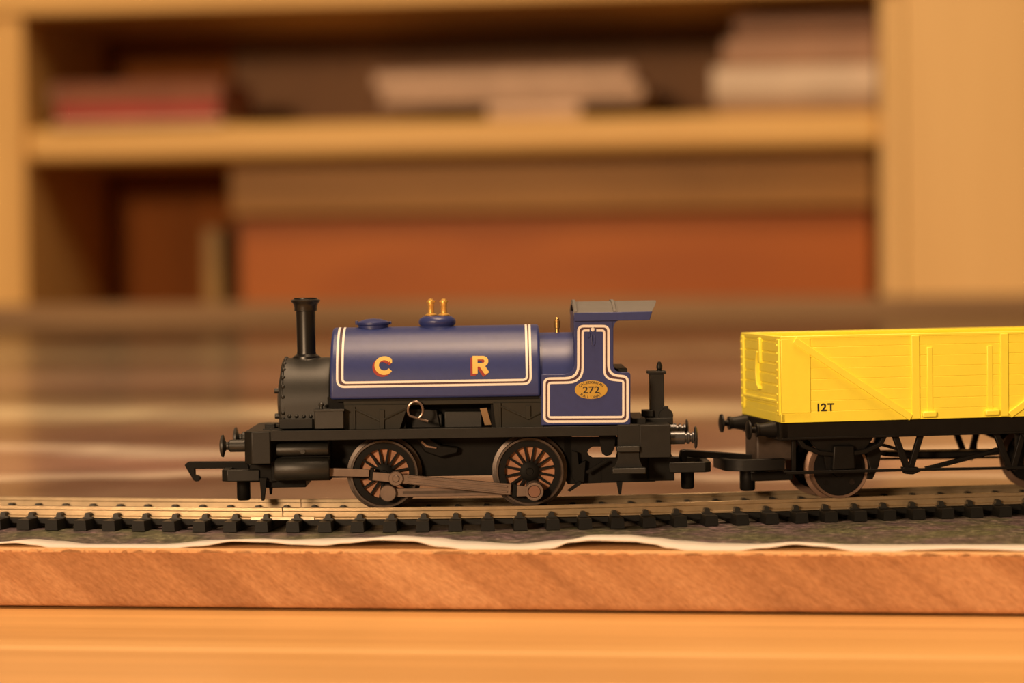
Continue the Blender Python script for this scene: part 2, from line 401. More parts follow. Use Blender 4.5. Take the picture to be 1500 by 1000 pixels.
    mr = N('ShaderNodeMapRange'); mr.inputs['From Min'].default_value = 0.045; mr.inputs['From Max'].default_value = 0.085; L.new(sp.outputs['Y'], mr.inputs['Value'])
    m4 = N('ShaderNodeMix'); m4.data_type = 'RGBA'; L.new(mr.outputs['Result'], m4.inputs['Factor'])
    L.new(m3.outputs['Result'], m4.inputs['A']); L.new(m1.outputs['Result'], m4.inputs['B']); L.new(m4.outputs['Result'], b.inputs['Base Color'])
    n5 = N('ShaderNodeTexNoise'); n5.inputs['Scale'].default_value = 18; n5.inputs['Detail'].default_value = 2; L.new(tc.outputs['Object'], n5.inputs['Vector'])
    bp = N('ShaderNodeBump'); bp.inputs['Strength'].default_value = 0.10; bp.inputs['Distance'].default_value = 0.001
    L.new(n5.outputs['Fac'], bp.inputs['Height']); L.new(bp.outputs['Normal'], b.inputs['Normal'])
    # the scrub print in front is duller than the rest
    mr2 = N('ShaderNodeMapRange'); mr2.inputs['From Min'].default_value = 0.02; mr2.inputs['From Max'].default_value = 0.09; mr2.inputs['To Min'].default_value = 0.55; mr2.inputs['To Max'].default_value = 0.19
    L.new(sp.outputs['Y'], mr2.inputs['Value']); L.new(mr2.outputs['Result'], b.inputs['Roughness'])
    return m
TOPC = [(0, 793), (50, 789), (90, 792), (130, 796), (240, 796), (320, 790), (385, 788.5), (430, 790), (460, 789), (480, 788), (540, 787), (580, 784), (640, 787), (680, 792), (760, 796), (830, 790), (870, 783), (920, 783), (960, 787), (1000, 791.6), (1050, 795), (1110, 796), (1165, 793), (1250, 797), (1370, 797), (1500, 797)]
BOTC = [(0, 794.5), (35, 793), (60, 796), (100, 804), (150, 806), (230, 806), (300, 798), (350, 790.8), (400, 792), (440, 795.5), (480, 797), (510, 793.6), (560, 789), (610, 790.4), (650, 799), (700, 804.5), (760, 806), (810, 801.6), (840, 792), (870, 789.4), (930, 791), (960, 794.6), (980, 800.6), (1020, 806), (1070, 806), (1120, 800.6), (1165, 795), (1200, 798), (1260, 806), (1300, 806.7), (1340, 803.5), (1400, 802), (1450, 803), (1500, 805)]
def curve(tab, x):
    if x <= tab[0][0]: return tab[0][1] + 3.5 * math.sin((x - tab[0][0]) * 0.021)
    if x >= tab[-1][0]: return tab[-1][1] + 3.5 * math.sin((x - tab[-1][0]) * 0.021)
    for (a, ya), (b_, yb) in zip(tab, tab[1:]):
        if a <= x <= b_:
            t = (x - a) / (b_ - a); t = t * t * (3 - 2 * t)
            return ya + (yb - ya) * t
VI, VE = 9.6, 4.8                                # margin line and paper edge, mm behind the board's edge
mat_o = empty('printed_track_mat', BD.M, 'glossy printed scenery mat with curling white edge covering the wooden board', 'mat')
cols = []
for i in range(-40, 291):
    px = i * 6.0
    u, wi = BD.at(px, curve(TOPC, px), VI)
    u2, we = BD.at(px, curve(BOTC, px), VE)
    cols.append((u, max(wi, BT + 0.25), max(we, BT + 0.2)))
cols = [(-950, MZ, MZ), (-400, MZ, MZ)] + cols + [(400, MZ, MZ), (600, MZ, MZ)]
top = MB(); mar = MB(); ts = []; msv = []
for u, wi, we in cols:
    slope = (wi - we) / (VI - VE)
    rr = []
    for v in (VI, 10.8, 12.2, 14, 16, 18.6, 22, 25, 40, 90, 400, 1822):
        t = min(1, (v - VI) / 9.0); s_ = t * t * (3 - 2 * t)
        rr.append((u, v, max(wi * (1 - s_) + MZ * s_ + slope * (v - VI) * 0.35 * (1 - t) ** 2, BT + 0.25) if v < 24 else MZ))
    ts.append(rr)
    msv.append([(u, VE, we), (u, (VE + VI) / 2, (we + wi) / 2 + 0.03), (u, VI, wi)])
k = len(ts[0])
top.add([p for c in ts for p in c], [(i * k + j, (i + 1) * k + j, (i + 1) * k + j + 1, i * k + j + 1) for i in range(len(ts) - 1) for j in range(k - 1)])
mar.add([p for c in msv for p in c], [(i * 3 + j, (i + 1) * 3 + j, (i + 1) * 3 + j + 1, i * 3 + j + 1) for i in range(len(ts) - 1) for j in range(2)])
for nm, q, mm_ in (('printed_sheet', top, mat_material()), ('white_margin', mar, mat('white_paper', (0.86, 0.83, 0.79), 0.7))):
    o = q.build(nm, mm_, mat_o, smooth=70)
    nt = mm_.node_tree; tl = nt.nodes.new('ShaderNodeBsdfTranslucent'); tl.inputs[0].default_value = (0.8, 0.74, 0.66, 1)
    ms_ = nt.nodes.new('ShaderNodeMixShader'); ms_.inputs[0].default_value = 0.3 if nm == 'white_margin' else 0.04
    out = nt.nodes['Material Output']; nt.links.new(nt.nodes['Principled BSDF'].outputs[0], ms_.inputs[1]); nt.links.new(tl.outputs[0], ms_.inputs[2]); nt.links.new(ms_.outputs[0], out.inputs['Surface'])
    sd = o.modifiers.new('paper_thickness', 'SOLIDIFY'); sd.thickness = 0.0003; sd.offset = -1
    if nm == 'printed_sheet': o.data.materials.append(mat('white_paper', (0.86, 0.83, 0.79), 0.7)); sd.material_offset = 1

# a low strip closing the layout's far edge
bt = MB().box(-950, 600, 1798, 1820, MZ + 0.35, MZ + 22).build('edge_batten', wood('batten_wood', (0.24, 0.145, 0.07), (0.34, 0.21, 0.105), (3, 30, 40), 0.6, 13), None, bevel=1.5)
tag(bt, 'low brown wooden strip along the far edge of the printed mat', 'batten')
_N = BD.M.copy(); _N.translation = _N.translation * MM; bt.matrix_world = _N

# ------------------------------------------------------------------ track
RZ = CAM_Z - 48.5                                # rail top
SLP0, SLP1, XA, XB = -0.215, 0.165, -84.0, 46.0
def slope_at(x):
    t = min(1, max(0, (x - XA) / (XB - XA))); t = t * t * (3 - 2 * t) * 0.5 + t * 0.5
    return SLP0 + (SLP1 - SLP0) * t
near = []; y = 0.0; x = -300.0
while x <= 330:
    near.append([x, y]); y += slope_at(x + 0.25) * 0.5; x += 0.5
y16 = min(near, key=lambda q: abs(q[0] + 16))[1]
for q in near: q[1] += 467.6 - y16
cen = []
for i, q in enumerate(near):
    sl = slope_at(q[0]); L_ = math.hypot(1, sl)
    cen.append((q[0] - sl / L_ * 9.25, q[1] + 9.25 / L_, math.atan(sl)))
arc = [0.0]
for a, b_ in zip(cen, cen[1:]): arc.append(arc[-1] + math.hypot(b_[0] - a[0], b_[1] - a[1]))
def on_track(s):
    s = min(max(s, 0), arc[-1] - 1e-3)
    lo, hi = 0, len(arc) - 1
    while hi - lo > 1:
        mid = (lo + hi) // 2
        if arc[mid] <= s: lo = mid
        else: hi = mid
    t = (s - arc[lo]) / (arc[hi] - arc[lo]); a, b_ = cen[lo], cen[hi]
    return tuple(a[i] + (b_[i] - a[i]) * t for i in range(3))
def s_of_x(xv):
    return arc[min(range(len(cen)), key=lambda i: abs(cen[i][0] - xv))]
JOINT = s_of_x(-46.5)
RAILP = [(-0.95, -2.35), (0.95, -2.35), (0.95, -2.05), (0.28, -1.85), (0.28, -0.85), (0.5, -0.65), (0.5, -0.06), (0.42, 0), (-0.42, 0), (-0.5, -0.06), (-0.5, -0.65), (-0.28, -0.85), (-0.28, -1.85), (-0.95, -2.05)]
def sweep(prof, side, s0, s1, step=3.0, M=None):
    mb = MB(); n = max(2, int((s1 - s0) / step) + 1); m = len(prof); vs = []; fs = []
    for i in range(n):
        x, y, a = on_track(s0 + (s1 - s0) * i / (n - 1)); nx, ny = -math.sin(a), math.cos(a)
        for d, w in prof:
            vs.append(M @ Vector((x + nx * (side + d), y + ny * (side + d), RZ + w)))
    for i in range(n - 1):
        for k in range(m):
            fs.append((i * m + k, i * m + (k + 1) % m, (i + 1) * m + (k + 1) % m, (i + 1) * m + k))
    fs.append(tuple(range(m))[::-1]); fs.append(tuple(range((n - 1) * m, n * m)))
    return mb.add(vs, fs)
SLEEPER_BOT = -4.42
_sl = MB().prism([(-1.4, SLEEPER_BOT), (1.4, SLEEPER_BOT), (1.25, -2.35), (-1.25, -2.35)], -14.75, 14.75).mesh('sleeper', SLEEP, 0)
_ch = MB()
for sg in (-1, 1):
    _ch.prism([(-1.2, -2.4), (1.2, -2.4), (1.0, -2.1), (0.62, -2.05), (0.55, -1.45), (0.3, -1.2), (-0.3, -1.2), (-0.55, -1.45), (-0.62, -2.05), (-1.0, -2.1)], sg * 0.62, sg * 2.0)
_ch = _ch.mesh('rail_chair', CHAIRM, 0)
def track(name, label, s0, s1, gaps):
    x, y, a = on_track((s0 + s1) / 2)
    M = Matrix.Translation((x, y, RZ + SLEEPER_BOT)) @ Matrix.Rotation(a, 4, 'Z'); I = M.inverted()
    t = empty(name, M, label, 'track', 'model railway track')
    for sd in (-8.75, 8.75):
        sweep(RAILP, sd, s0 + 0.12, s1 - 0.12, M=I).build('rail', RAIL, t, smooth=30)
        sweep([(-1.7, -3.5), (1.7, -3.5), (1.7, -2.5), (-1.7, -2.5)], sd, s0 + 1.5, s1 - 1.5, M=I).build('web_strip', SLEEP, t, smooth=0)
    k = 0; s = s0 + 3.1 if s0 > JOINT - 1 else s1 - 3.1
    st = 6.28 if s0 > JOINT - 1 else -6.28
    while s0 + 1 < s < s1 - 1:
        x, y, a = on_track(s)
        sm = bpy.data.objects.new('sleeper', _sl); COL.objects.link(sm); sm.parent = t
        L_ = I @ (Matrix.Translation((x, y, RZ)) @ Matrix.Rotation(a, 4, 'Z')); L_.translation = L_.translation * MM
        sm.matrix_local = L_
        for sd in (-8.75, 8.75):
            c = bpy.data.objects.new('rail_chair', _ch); COL.objects.link(c); c.parent = sm; c.location = (0, sd * MM, 0)
        s += st
    return t, I
trk, trkI = track('track_piece', "empty track piece under the engine's front hook, ending at the rail joint", s_of_x(-175), JOINT, 0)
trk2, trk2I = track('track_piece', 'long curved track piece carrying the engine and the yellow wagon', JOINT, s_of_x(215), 0)
for sd in (-8.75, 8.75):
    # fishplate clasping the rail foot across the joint
    sweep([(-1.3, -2.45), (1.3, -2.45), (1.3, -1.85), (0.9, -1.75), (0.9, -1.95), (-0.9, -1.95), (-0.9, -1.75), (-1.3, -1.85)], sd, JOINT - 6.3, JOINT + 6.5, 1.5, trk2I).build('fishplate', mat('fishplate_steel', (0.80, 0.66, 0.48), 0.3, 0.8), trk2, smooth=0)

# ------------------------------------------------------------------ the engine
sa_, sb_ = s_of_x(-27.0), s_of_x(4.2)
pa, pb = on_track(sa_), on_track(sb_)
LY = math.atan2(pb[1] - pa[1], pb[0] - pa[0])
LF = Frame(((pa[0] + pb[0]) / 2, (pa[1] + pb[1]) / 2, RZ), LY, 0.004)
loco = empty('toy_locomotive', LF.M, 'blue and black toy saddle tank steam engine lettered C R standing on the track', 'toy train')
at = LF.at
def lbox(name, m, x0, y0, x1, y1, va, vb, bevel=0.15, parent=None):
    mb = MB(); LF.pbox(mb, x0, y0, x1, y1, va, vb)
    return mb.build(name, m, parent or loco, bevel, smooth=0 if not bevel else 40)
def lprism(name, m, pts, va, vb, bevel=0.12, parent=None, r=0):
    P = LF.poly(pts, va)
    if r: P = fillet(P, r)
    return MB().prism(P, va, vb).build(name, m, parent or loco, bevel)
# running plate
uF0, uF1 = at(378, 640, -14.5)[0], at(982, 626, -14.5)[0]
wF = at(690, 627.5, -14.5)[1]
MB().box(uF0, uF1, -14.5, 14.5, wF - 1.75, wF).build('running_plate', BLACK, loco, 0.15)
MB().box(uF0, uF1, -14.62, -13.9, wF - 1.9, wF + 0.12).build('plate_edging', BLACK, loco, 0.08)
for v in (-9, -3, 3, 9):
    MB().box(uF0 + 0.4, uF0 + 5.2, v - 0.16, v + 0.16, wF, wF + 0.28).build('plate_rib', BLACK, loco)
MB().box(uF0 + 0.3, uF0 + 2.4, -4.5, -2.3, wF, wF + 0.9).build('lamp_bracket', BLACK, loco, 0.1)
# buffer beams
u0, u1 = at(357, 655, -15)[0], at(396, 655, -15)[0]
w0, w1 = at(376, 680, -15)[1], at(376, 632.5, -15)[1]
MB().prism([(u0, -13.4), (u0 + 1.6, -15), (u1, -15), (u1, 15), (u0 + 1.6, 15), (u0, 13.4)], w0, w1, 'w').build('buffer_beam', BLACK, loco, 0.2)
u2, u3 = at(937, 645, -15)[0], at(983, 645, -15)[0]
w2, w3 = at(960, 670.5, -15)[1], at(960, 622, -15)[1]
MB().box(u2, u3, -15, 15, w2, w3).build('buffer_beam', BLACK, loco, 0.2)
# front buffers (black) and rear buffers (bright)
def buffer_at(c, u_from, u_head, r, m, parent, spring=False):
    sg = 1 if u_head > u_from else -1; L_ = abs(u_head - u_from)
    if spring: pr = [(1.35, 0), (1.35, L_ * 0.55), (1.0, L_ * 0.56), (1.0, L_ * 0.62), (1.3, L_ * 0.65), (1.3, L_ * 0.72), (0.9, L_ * 0.74), (0.9, L_ * 0.8), (1.2, L_ * 0.82), (1.2, L_ * 0.88), (0.6, L_ * 0.9), (r * 0.9, L_ * 0.90), (r, L_ * 0.94), (r * 0.85, L_ * 0.98), (0, L_)]
    else: pr = [(1.25, 0), (1.25, L_ * 0.62), (0.85, L_ * 0.68), (0.8, L_ * 0.76), (r * 0.5, L_ * 0.8), (r, L_ * 0.86), (r * 0.97, L_ * 0.93), (r * 0.6, L_ * 0.985), (0, L_)]
    return MB().lathe([(a, t * sg) for a, t in pr], (u_from, c[0], c[1]), 'u', 24).build('buffer', m, parent)
wb = at(328, 653, -11.4)[1]
for v in (-11.4, 11.4): buffer_at((v, wb), u0 + 0.3, at(322, 653, -11.4)[0], 2.28, SMOKE, loco)
wb2 = at(1010, 640.5, -11.4)[1]
for v in (-11.4, 11.4): buffer_at((v, wb2), u3 - 0.2, at(1021.5, 640, -11.4)[0], 2.35, STEEL, loco, True)
# couplings
def hook(parent, fr, pts, va, vb, m):
    return MB().prism(fr.poly(pts, va), va, vb).build('coupling_hook', m, parent, 0.15)
hook(loco, LF, [(270, 681), (275, 676.5), (362, 676), (366, 690), (340, 686), (285, 686.5), (285.5, 696), (290, 697), (293, 699), (293.5, 702), (291, 704.5), (286.5, 705), (283, 703)], -0.9, 0.9, CHASS)
def bumper(parent, fr, x0, x1, y0, y1, vn, m, front):
    """tension loop: two side bars and a cross bar with chamfered corners, lying flat"""
    ua, ub, wa, wb_ = fr.rect(x0, y0, x1, y1, vn)
    a, b_ = (ub, ua) if front < 0 else (ua, ub)      # a = root, b_ = tip
    sg = 1 if b_ > a else -1; t = 1.5
    outer = [(a, vn), (b_ - sg * 1.2, vn), (b_, vn + 1.2), (b_, -vn - 1.2), (b_ - sg * 1.2, -vn), (a, -vn), (a, -vn - t), (b_ - sg * t, -vn - t), (b_ - sg * t, vn + t), (a, vn + t)]
    return MB().prism(outer, wa, wb_, 'w').build('coupling_loop', m, parent, 0.18)
bumper(loco, LF, 324, 380, 688, 705, -8.0, BLACK, -1)
bumper(loco, LF, 980, 1042, 677, 692, -8.0, BLACK, 1)
def post(parent, fr, x0, y0, x1, y1, v, m, name='coupling_post'):
    ua, ub, wa, wb_ = fr.rect(x0, y0, x1, y1, v); r = (ub - ua) / 2
    return MB().lathe([(r * 0.8, wa), (r, wa + r * 0.25), (r, wb_)], ((ua + ub) / 2, 0, 0), 'w', 20).build(name, m, parent)
post(loco, LF, 346, 704, 366, 733, -1.2, CHASS)
post(loco, LF, 998, 691, 1017.5, 716, -1.2, CHASS)
lbox('coupling_mount', CHASS, 366, 680, 402, 706, -7.5, 7.5)
lbox('coupling_mount', CHASS, 950, 670, 988, 704, -7.5, 7.5)
lprism('guard_iron', CHASS, [(380, 700), (391, 700), (387, 733), (383, 733)], -8.5, -7.3, 0.08)
lprism('guard_iron', CHASS, [(903, 705), (912, 705), (910, 724), (906.5, 724)], -8.5, -7.3, 0.08)
lprism('guard_iron', CHASS, [(393, 705), (400, 705), (398, 724), (395, 724)], -6, -5, 0.05)
lbox('keeper_plate', CHASS, 384, 702, 448, 714, -6.5, 6.5)
# cylinders
for y0, y1, x0, x1, nm in ((649, 667, 405, 481.5, 'valve_chest'), (669.5, 703, 403, 483, 'cylinder')):
    for sg in (-1, 1):
        ua, ub, wa, wb_ = LF.rect(x0, y0, x1, y1, -12); r = (wb_ - wa) / 2
        MB().lathe([(r * 0.9, ua), (r, ua + 0.3), (r, ub - 0.3), (r * 0.9, ub)], (0, sg * 11.9, (wa + wb_) / 2), 'u', 28).build(nm, SMOKE, loco)
lbox('cylinder_bracket', CHASS, 397, 644, 484, 704, -11, 11)
ua, wa = at(443.5, 661, -13.2)
MB().lathe([(0.5, -13.45), (0.45, -13.1), (0.5, -12)], (ua, 0, wa), 'v', 10).build('oil_cap', SMOKE, loco)
# frames
lbox('main_frame', CHASS, 480, 640, 838, 697, -6.2, 6.2)
lprism('rear_frame', CHASS, [(826, 640), (881, 640), (881, 654), (868, 654), (862.5, 657.5), (860.5, 662), (862.5, 666.5), (868, 670), (881, 670), (881, 707), (832, 709), (826, 700)], -6.2, -5.0, 0.05)
lprism('rear_frame', CHASS, [(881, 640), (960, 640), (960, 705), (881, 707), (881, 670), (902, 670), (904, 662), (902, 654), (881, 654)], -6.2, -5.0, 0.05)
lprism('frame_bracket', CHASS, [(877, 636), (903, 636), (900, 657), (895, 666), (888, 668), (882, 664), (880, 655)], -9.5, -8.5, 0.1)
lprism('brake_hanger', CHASS, [(838, 660), (846, 662), (848, 680), (858, 674), (856, 706), (846, 710), (838, 700)], -8.0, -6.4, 0.1)
lprism('brake_shoe', CHASS, [(831, 718), (849, 704), (853, 708), (835, 720)], -8.6, -7.8, 0.08)
lprism('brake_lever', CHASS, [(858, 690), (888, 672), (890, 675), (860, 694)], -8.8, -8.2, 0.05)
# cab steps
lprism('step_plate', BLACK, [(904.5, 640), (937, 640), (937, 672), (944, 688), (898, 688), (905, 672)], -14.6, -13.8, 0.12)
lbox('step', SMOKE, 903.5, 653.5, 937.5, 662, -16.2, -13.9, 0.2)
lbox('step', SMOKE, 897, 685.5, 946.5, 694, -16.6, -13.9, 0.2)
lbox('step_back', BLACK, 905, 622, 938, 655, -14.9, -12, 0.1)
# wheels
WR = 6.95
ang_pin = math.radians(-77)
def wheel_parts(parent, sgn, c, spokes=16):
    f = lambda t: sgn * t            # distance from the centre line outwards
    w = MB().ring([(5.1, f(-9.35)), (6.35, f(-9.35)), (6.35, f(-7.7)), (5.1, f(-7.7))][::sgn], (c[0], 0, c[1]), 'v', 40).build('wheel', CHASS, parent)
    MB().ring([(6.25, f(-9.3)), (6.5, f(-9.62)), (WR - 0.06, f(-9.6)), (WR, f(-9.4)), (WR, f(-7.6)), (7.7, f(-7.35)), (7.75, f(-7.1)), (7.6, f(-6.75)), (6.25, f(-6.7))][::sgn], (c[0], 0, c[1]), 'v', 56).build('tyre', TYRE, w)
    MB().lathe([(6.3, f(-8.3)), (6.3, f(-7.2))][::sgn], (c[0], 0, c[1]), 'v', 40).build('backing_disc', COPPER, w)
    MB().lathe([(2.0, f(-7.8)), (2.0, f(-9.3)), (1.5, f(-9.55)), (0.8, f(-9.6)), (0.7, f(-9.75)), (0, f(-9.75))][::-sgn], (c[0], 0, c[1]), 'v', 24).build('hub', CHASS, w)
    sm = MB().prism([(1.7, -0.26), (5.1, -0.19), (5.1, 0.19), (1.7, 0.26)], f(-9.2), f(-8.2)).mesh('spoke', CHASS, 0)
    for k in range(spokes):
        o = bpy.data.objects.new('spoke', sm); COL.objects.link(o); o.parent = w
        o.location = (c[0] * MM, 0, c[1] * MM); o.rotation_euler = (0, 2 * math.pi * (k + 0.5) / spokes, 0)
    return w
wl_c = (at(562.5, 691, -9.6)[0], WR); wr_c = (at(776, 689, -9.6)[0], WR)
PIN = (at(568.5, 722, -11)[0] - wl_c[0], at(568.5, 722, -11)[1] - wl_c[1])
for c in (wl_c, wr_c):
    for sg in (1, -1): wheel_parts(loco, sg, c)
    MB().lathe([(1.0, -7.5), (1.0, 7.5)], (c[0], 0, c[1]), 'v', 14).build('axle', CHASS, loco)
# rods: side rod behind, connecting rod in front
def disc(name, m, c, r, va, vb, n=28, bevel=0.08, parent=None):
    return MB().lathe([(r * 0.94, vb), (r, vb - 0.15 * (1 if vb > va else -1)), (r, va + 0.12), (r * 0.93, va)][::-1] if False else [(r, vb), (r, va + 0.15), (r - 0.15, va)][::-1], (c[0], 0, c[1]), 'v', n).build(name, m, parent or loco)
pl = (wl_c[0] + PIN[0], wl_c[1] + PIN[1]); pr = (wr_c[0] + PIN[0], wr_c[1] + PIN[1])
def bar(a, b_, h0, h1):
    a, b_ = Vector(a), Vector(b_); t = (b_ - a).normalized(); n_ = Vector((-t.y, t.x))
    return [tuple(a + n_ * h0), tuple(a - n_ * h0), tuple(b_ - n_ * h1), tuple(b_ + n_ * h1)]
sr = MB().prism(bar(pl, pr, 0.85, 0.85), -10.75, -10.05).build('side_rod', RODM, loco, 0.08)
MB().prism(bar((pl[0] + 3, pl[1]), (pr[0] - 3, pr[1]), 0.28, 0.28), -10.85, -10.7).build('rod_flute', TYRE, sr)
disc('crank_pin', RODM, pl, 1.7, -11.6, -9.3)
disc('crank_pin_washer', RODM, pr, 1.95, -11.3, -9.3)
MB().ring([(1.3, -13.0), (1.85, -13.0), (1.85, -11.2), (1.3, -11.2)], (pr[0], 0, pr[1]), 'v', 32).build('big_end', RODM, loco, 0.06)
disc('crank_pin', mat('crank_pin_brown', (0.22, 0.12, 0.085), 0.4, 0.5), pr, 1.3, -12.75, -9.3)
cp0 = at(484, 690.5, -11.9); cp1 = at(541, 692.5, -11.9)
MB().prism(bar((cp0[0] - 2, cp0[1]), cp1, 0.85, 0.8), -12.3, -11.5).build('piston_rod', RODM, loco, 0.08)
ch0 = at(546, 697, -12.4); cb = at(580, 700.5, -12.6); ce = at(748.5, 716.5, -12.4)
cr = MB().prism(bar(ch0, ce, 0.85, 1.15), -12.7, -11.9).build('connecting_rod', RODM, loco, 0.1)
q0 = Vector(cb).lerp(Vector(ce), 0.1); q1 = Vector(cb).lerp(Vector(ce), 0.97)
for d in (-0.55, 0.55):
    MB().prism([(p[0], p[1] + d) for p in bar(q0, q1, 0.18, 0.18)], -12.95, -12.6).build('rod_rib', RODM, cr, 0.05)
disc('crosshead_pin', RODM, cb, 1.5, -13.2, -11.8)
disc('crosshead_pin_cap', RODM, cb, 0.75, -13.45, -13.0)
MB().prism(bar(at(541, 694, -12), at(547, 695, -12), 1.3, 1.3), -11.9, -11.0).build('crosshead', CHASS, loco, 0.1)
MB().prism(bar(at(750, 718, -12), at(757, 718.5, -12), 1.3, 1.3), -11.9, -11.0).build('rod_joint', CHASS, loco, 0.1)
MB().prism(bar(at(757, 718.5, -12), at(772, 719, -12), 1.15, 1.0), -12.6, -11.6).build('rod_link', RODM, loco, 0.1)
# smokebox
def arch(mb, u0, u1, hw, wt, wb_, n=28, inset=0.0):
    """saddle-shaped section: half round on straight flanks"""
    wc = wt - hw; pts = [(-hw, wb_)]
    for k in range(n + 1):
        a = math.pi - math.pi * k / n
        pts.append((hw * math.cos(a), wc + hw * math.sin(a)))
    pts.append((hw, wb_))
    return mb.prism(pts, u0, u1, 'u')
uS0, uS1 = at(413, 560, -8)[0], at(484, 560, -8)[0]
wS = at(446, 523.5, 0)[1]; HS = 9.6
sbx = arch(MB(), uS0, uS1, HS, wS, wF).build('smokebox', SMOKE, loco, 0.35, seg=3)
arch(MB(), uS0 - 0.5, uS0 + 1.0, HS + 0.02, wS - 0.35, wF + 1, ).build('smokebox_ring', SMOKE, loco, 0.4, seg=3)
rv = MB().lathe([(0, -0.42), (0.3, -0.34), (0.44, 0), (0.44, 0.15)], (0, 0, 0), 'w', 8).mesh('rivet', SMOKE, 60)
def rivet(parent, p, d):
    o = bpy.data.objects.new('rivet', rv); COL.objects.link(o); o.parent = parent; o.location = Vector(p) * MM
    o.rotation_euler = Vector(d).to_track_quat('-Z', 'Y').to_euler()
wcS = wS - HS
for k in range(-6, 7):
    a = math.pi / 2 + k * math.radians(13)
    rivet(sbx, (uS0 + 0.25, (HS - 0.1) * math.cos(a), wcS + (HS - 0.1) * math.sin(a)), (-0.45, math.cos(a), math.sin(a)))
for k in range(6):
    for sg in (-1, 1): rivet(sbx, (uS0 + 0.25, sg * HS, wcS - 1.3 - k * 1.15), (-0.45, sg, 0))
for px in (424, 434.5, 445, 455): rivet(sbx, (at(px, 609, -9.6)[0], -HS, at(px, 609.5, -9.6)[1]), (0, -1, 0))
MB().lathe([(0, -1.35), (3.5, -1.15), (6.2, -0.6), (6.4, 0)], (uS0 - 0.3, 0, wcS + 0.5), 'u', 32).build('smokebox_door', SMOKE, loco)
for dy, dz in ((-4.6, 3.0), (-4.6, -2.2)): MB().lathe([(0.55, -1.75), (0.6, -0.4)], (uS0 - 0.15, dy, wcS + dz), 'u', 10).build('door_bolt', SMOKE, loco)
lbox('smokebox_saddle', BLACK, 409, 613.5, 458, 628, -11.0, 11.0, 0.15)
# chimney
uc, _ = at(448.3, 480, 0)
def wy(px, py, v=0): return at(px, py, v)[1]
k_ = 1 / 7.0
MB().lathe([(2.9, wy(448, 530)), (2.75, wy(448, 521.5)), (2.05, wy(448, 518.5)), (1.93, wy(448, 514)), (2.02, wy(448, 456)), (2.35, wy(448, 455)), (2.4, wy(448, 449)), (2.62, wy(448, 444)), (3.0, wy(448, 441.5)), (3.08, wy(448, 439.5)), (2.75, wy(448, 438.3)), (2.45, wy(448, 437.8)), (2.4, wy(448, 436.2)), (1.9, wy(448, 436)), (1.75, wy(448, 438)), (1.7, wy(448, 470))], (uc, 0, 0), 'w', 36).build('chimney', GLOSSK, loco)
fl_ = MB()
n = 24; vs = []; fs = []
for i in range(n):      # base flange bent over the smokebox
    a = 2 * math.pi * i / n
    for r, dz in ((1.9, 0.55), (2.9, 0.12), (3.0, -0.1)):
        x, y = r * math.cos(a), r * math.sin(a)
        vs.append((uc + x, y, wcS + math.sqrt(HS * HS - y * y) + dz))
for i in range(n):
    j = (i + 1) % n
    for t in range(2): fs.append((i * 3 + t, i * 3 + t + 1, j * 3 + t + 1, j * 3 + t))
fl_.add(vs, fs).build('chimney_flange', SMOKE, loco)
# saddle tank
HT = 12.2
uT0, uT1 = at(483, 540, -12)[0], at(791.5, 540, -12)[0]
wT = at(640, 477.3, 0)[1]; wTb = at(640, 582.5, -HT)[1]; wcT = wT - HT
tank = arch(MB(), uT0, uT1, HT, wT, wTb, 40).build('saddle_tank', BLUE, loco, 0.55, seg=4)
arch(MB(), uT0 + 1.2, uT1 - 0.3, HT - 1.0, wT - 1, wTb - 0.6, 20).build('tank_underside', CHASS, loco)
HALF = math.pi * HT / 2; FL = wcT - wTb
def tank_surf(off):
    def S(u, s):       # s: length along the section from the near lower edge, upwards over the top
        if s < FL: return (u, -HT - off, wTb + s)
        a = (s - FL) / HT
        return (u, -(HT + off) * math.cos(a), wcT + (HT + off) * math.sin(a))
    return S
def tank_at(px, py):
    v = -HT
    for _ in range(12):
        u, w = at(px, py, v)
        v = -HT if w <= wcT else -math.sqrt(max(0.01, HT * HT - (w - wcT) ** 2))
    return (u, w - wTb if w <= wcT else FL + HT * math.asin(min(1, (w - wcT) / HT)))
def tank_line(xl, xr, yb, r):
    a = tank_at(xl, yb); b_ = tank_at(xr, yb - 3)
    s0 = (a[1] + b_[1]) / 2; st = FL + HALF * 2 + 0.0
    return fillet([(a[0], st), (a[0], s0), (b_[0], s0), (b_[0], st)], r, False)
for xl, xr, yb, wd_, rr in ((494, 777.5, 565.8, 0.46, 1.5), (501.5, 772, 559.8, 0.46, 0.9)):
    MB().strip(tank_line(xl, xr, yb, rr), wd_, tank_surf(0.035)).build('lining', CREAM, tank, smooth=60)
MB().strip(tank_line(498, 774.7, 562.8, 1.2), 0.40, tank_surf(0.03)).build('lining_gap', mat('maroon_line', (0.06, 0.02, 0.03), 0.5), tank, smooth=60)
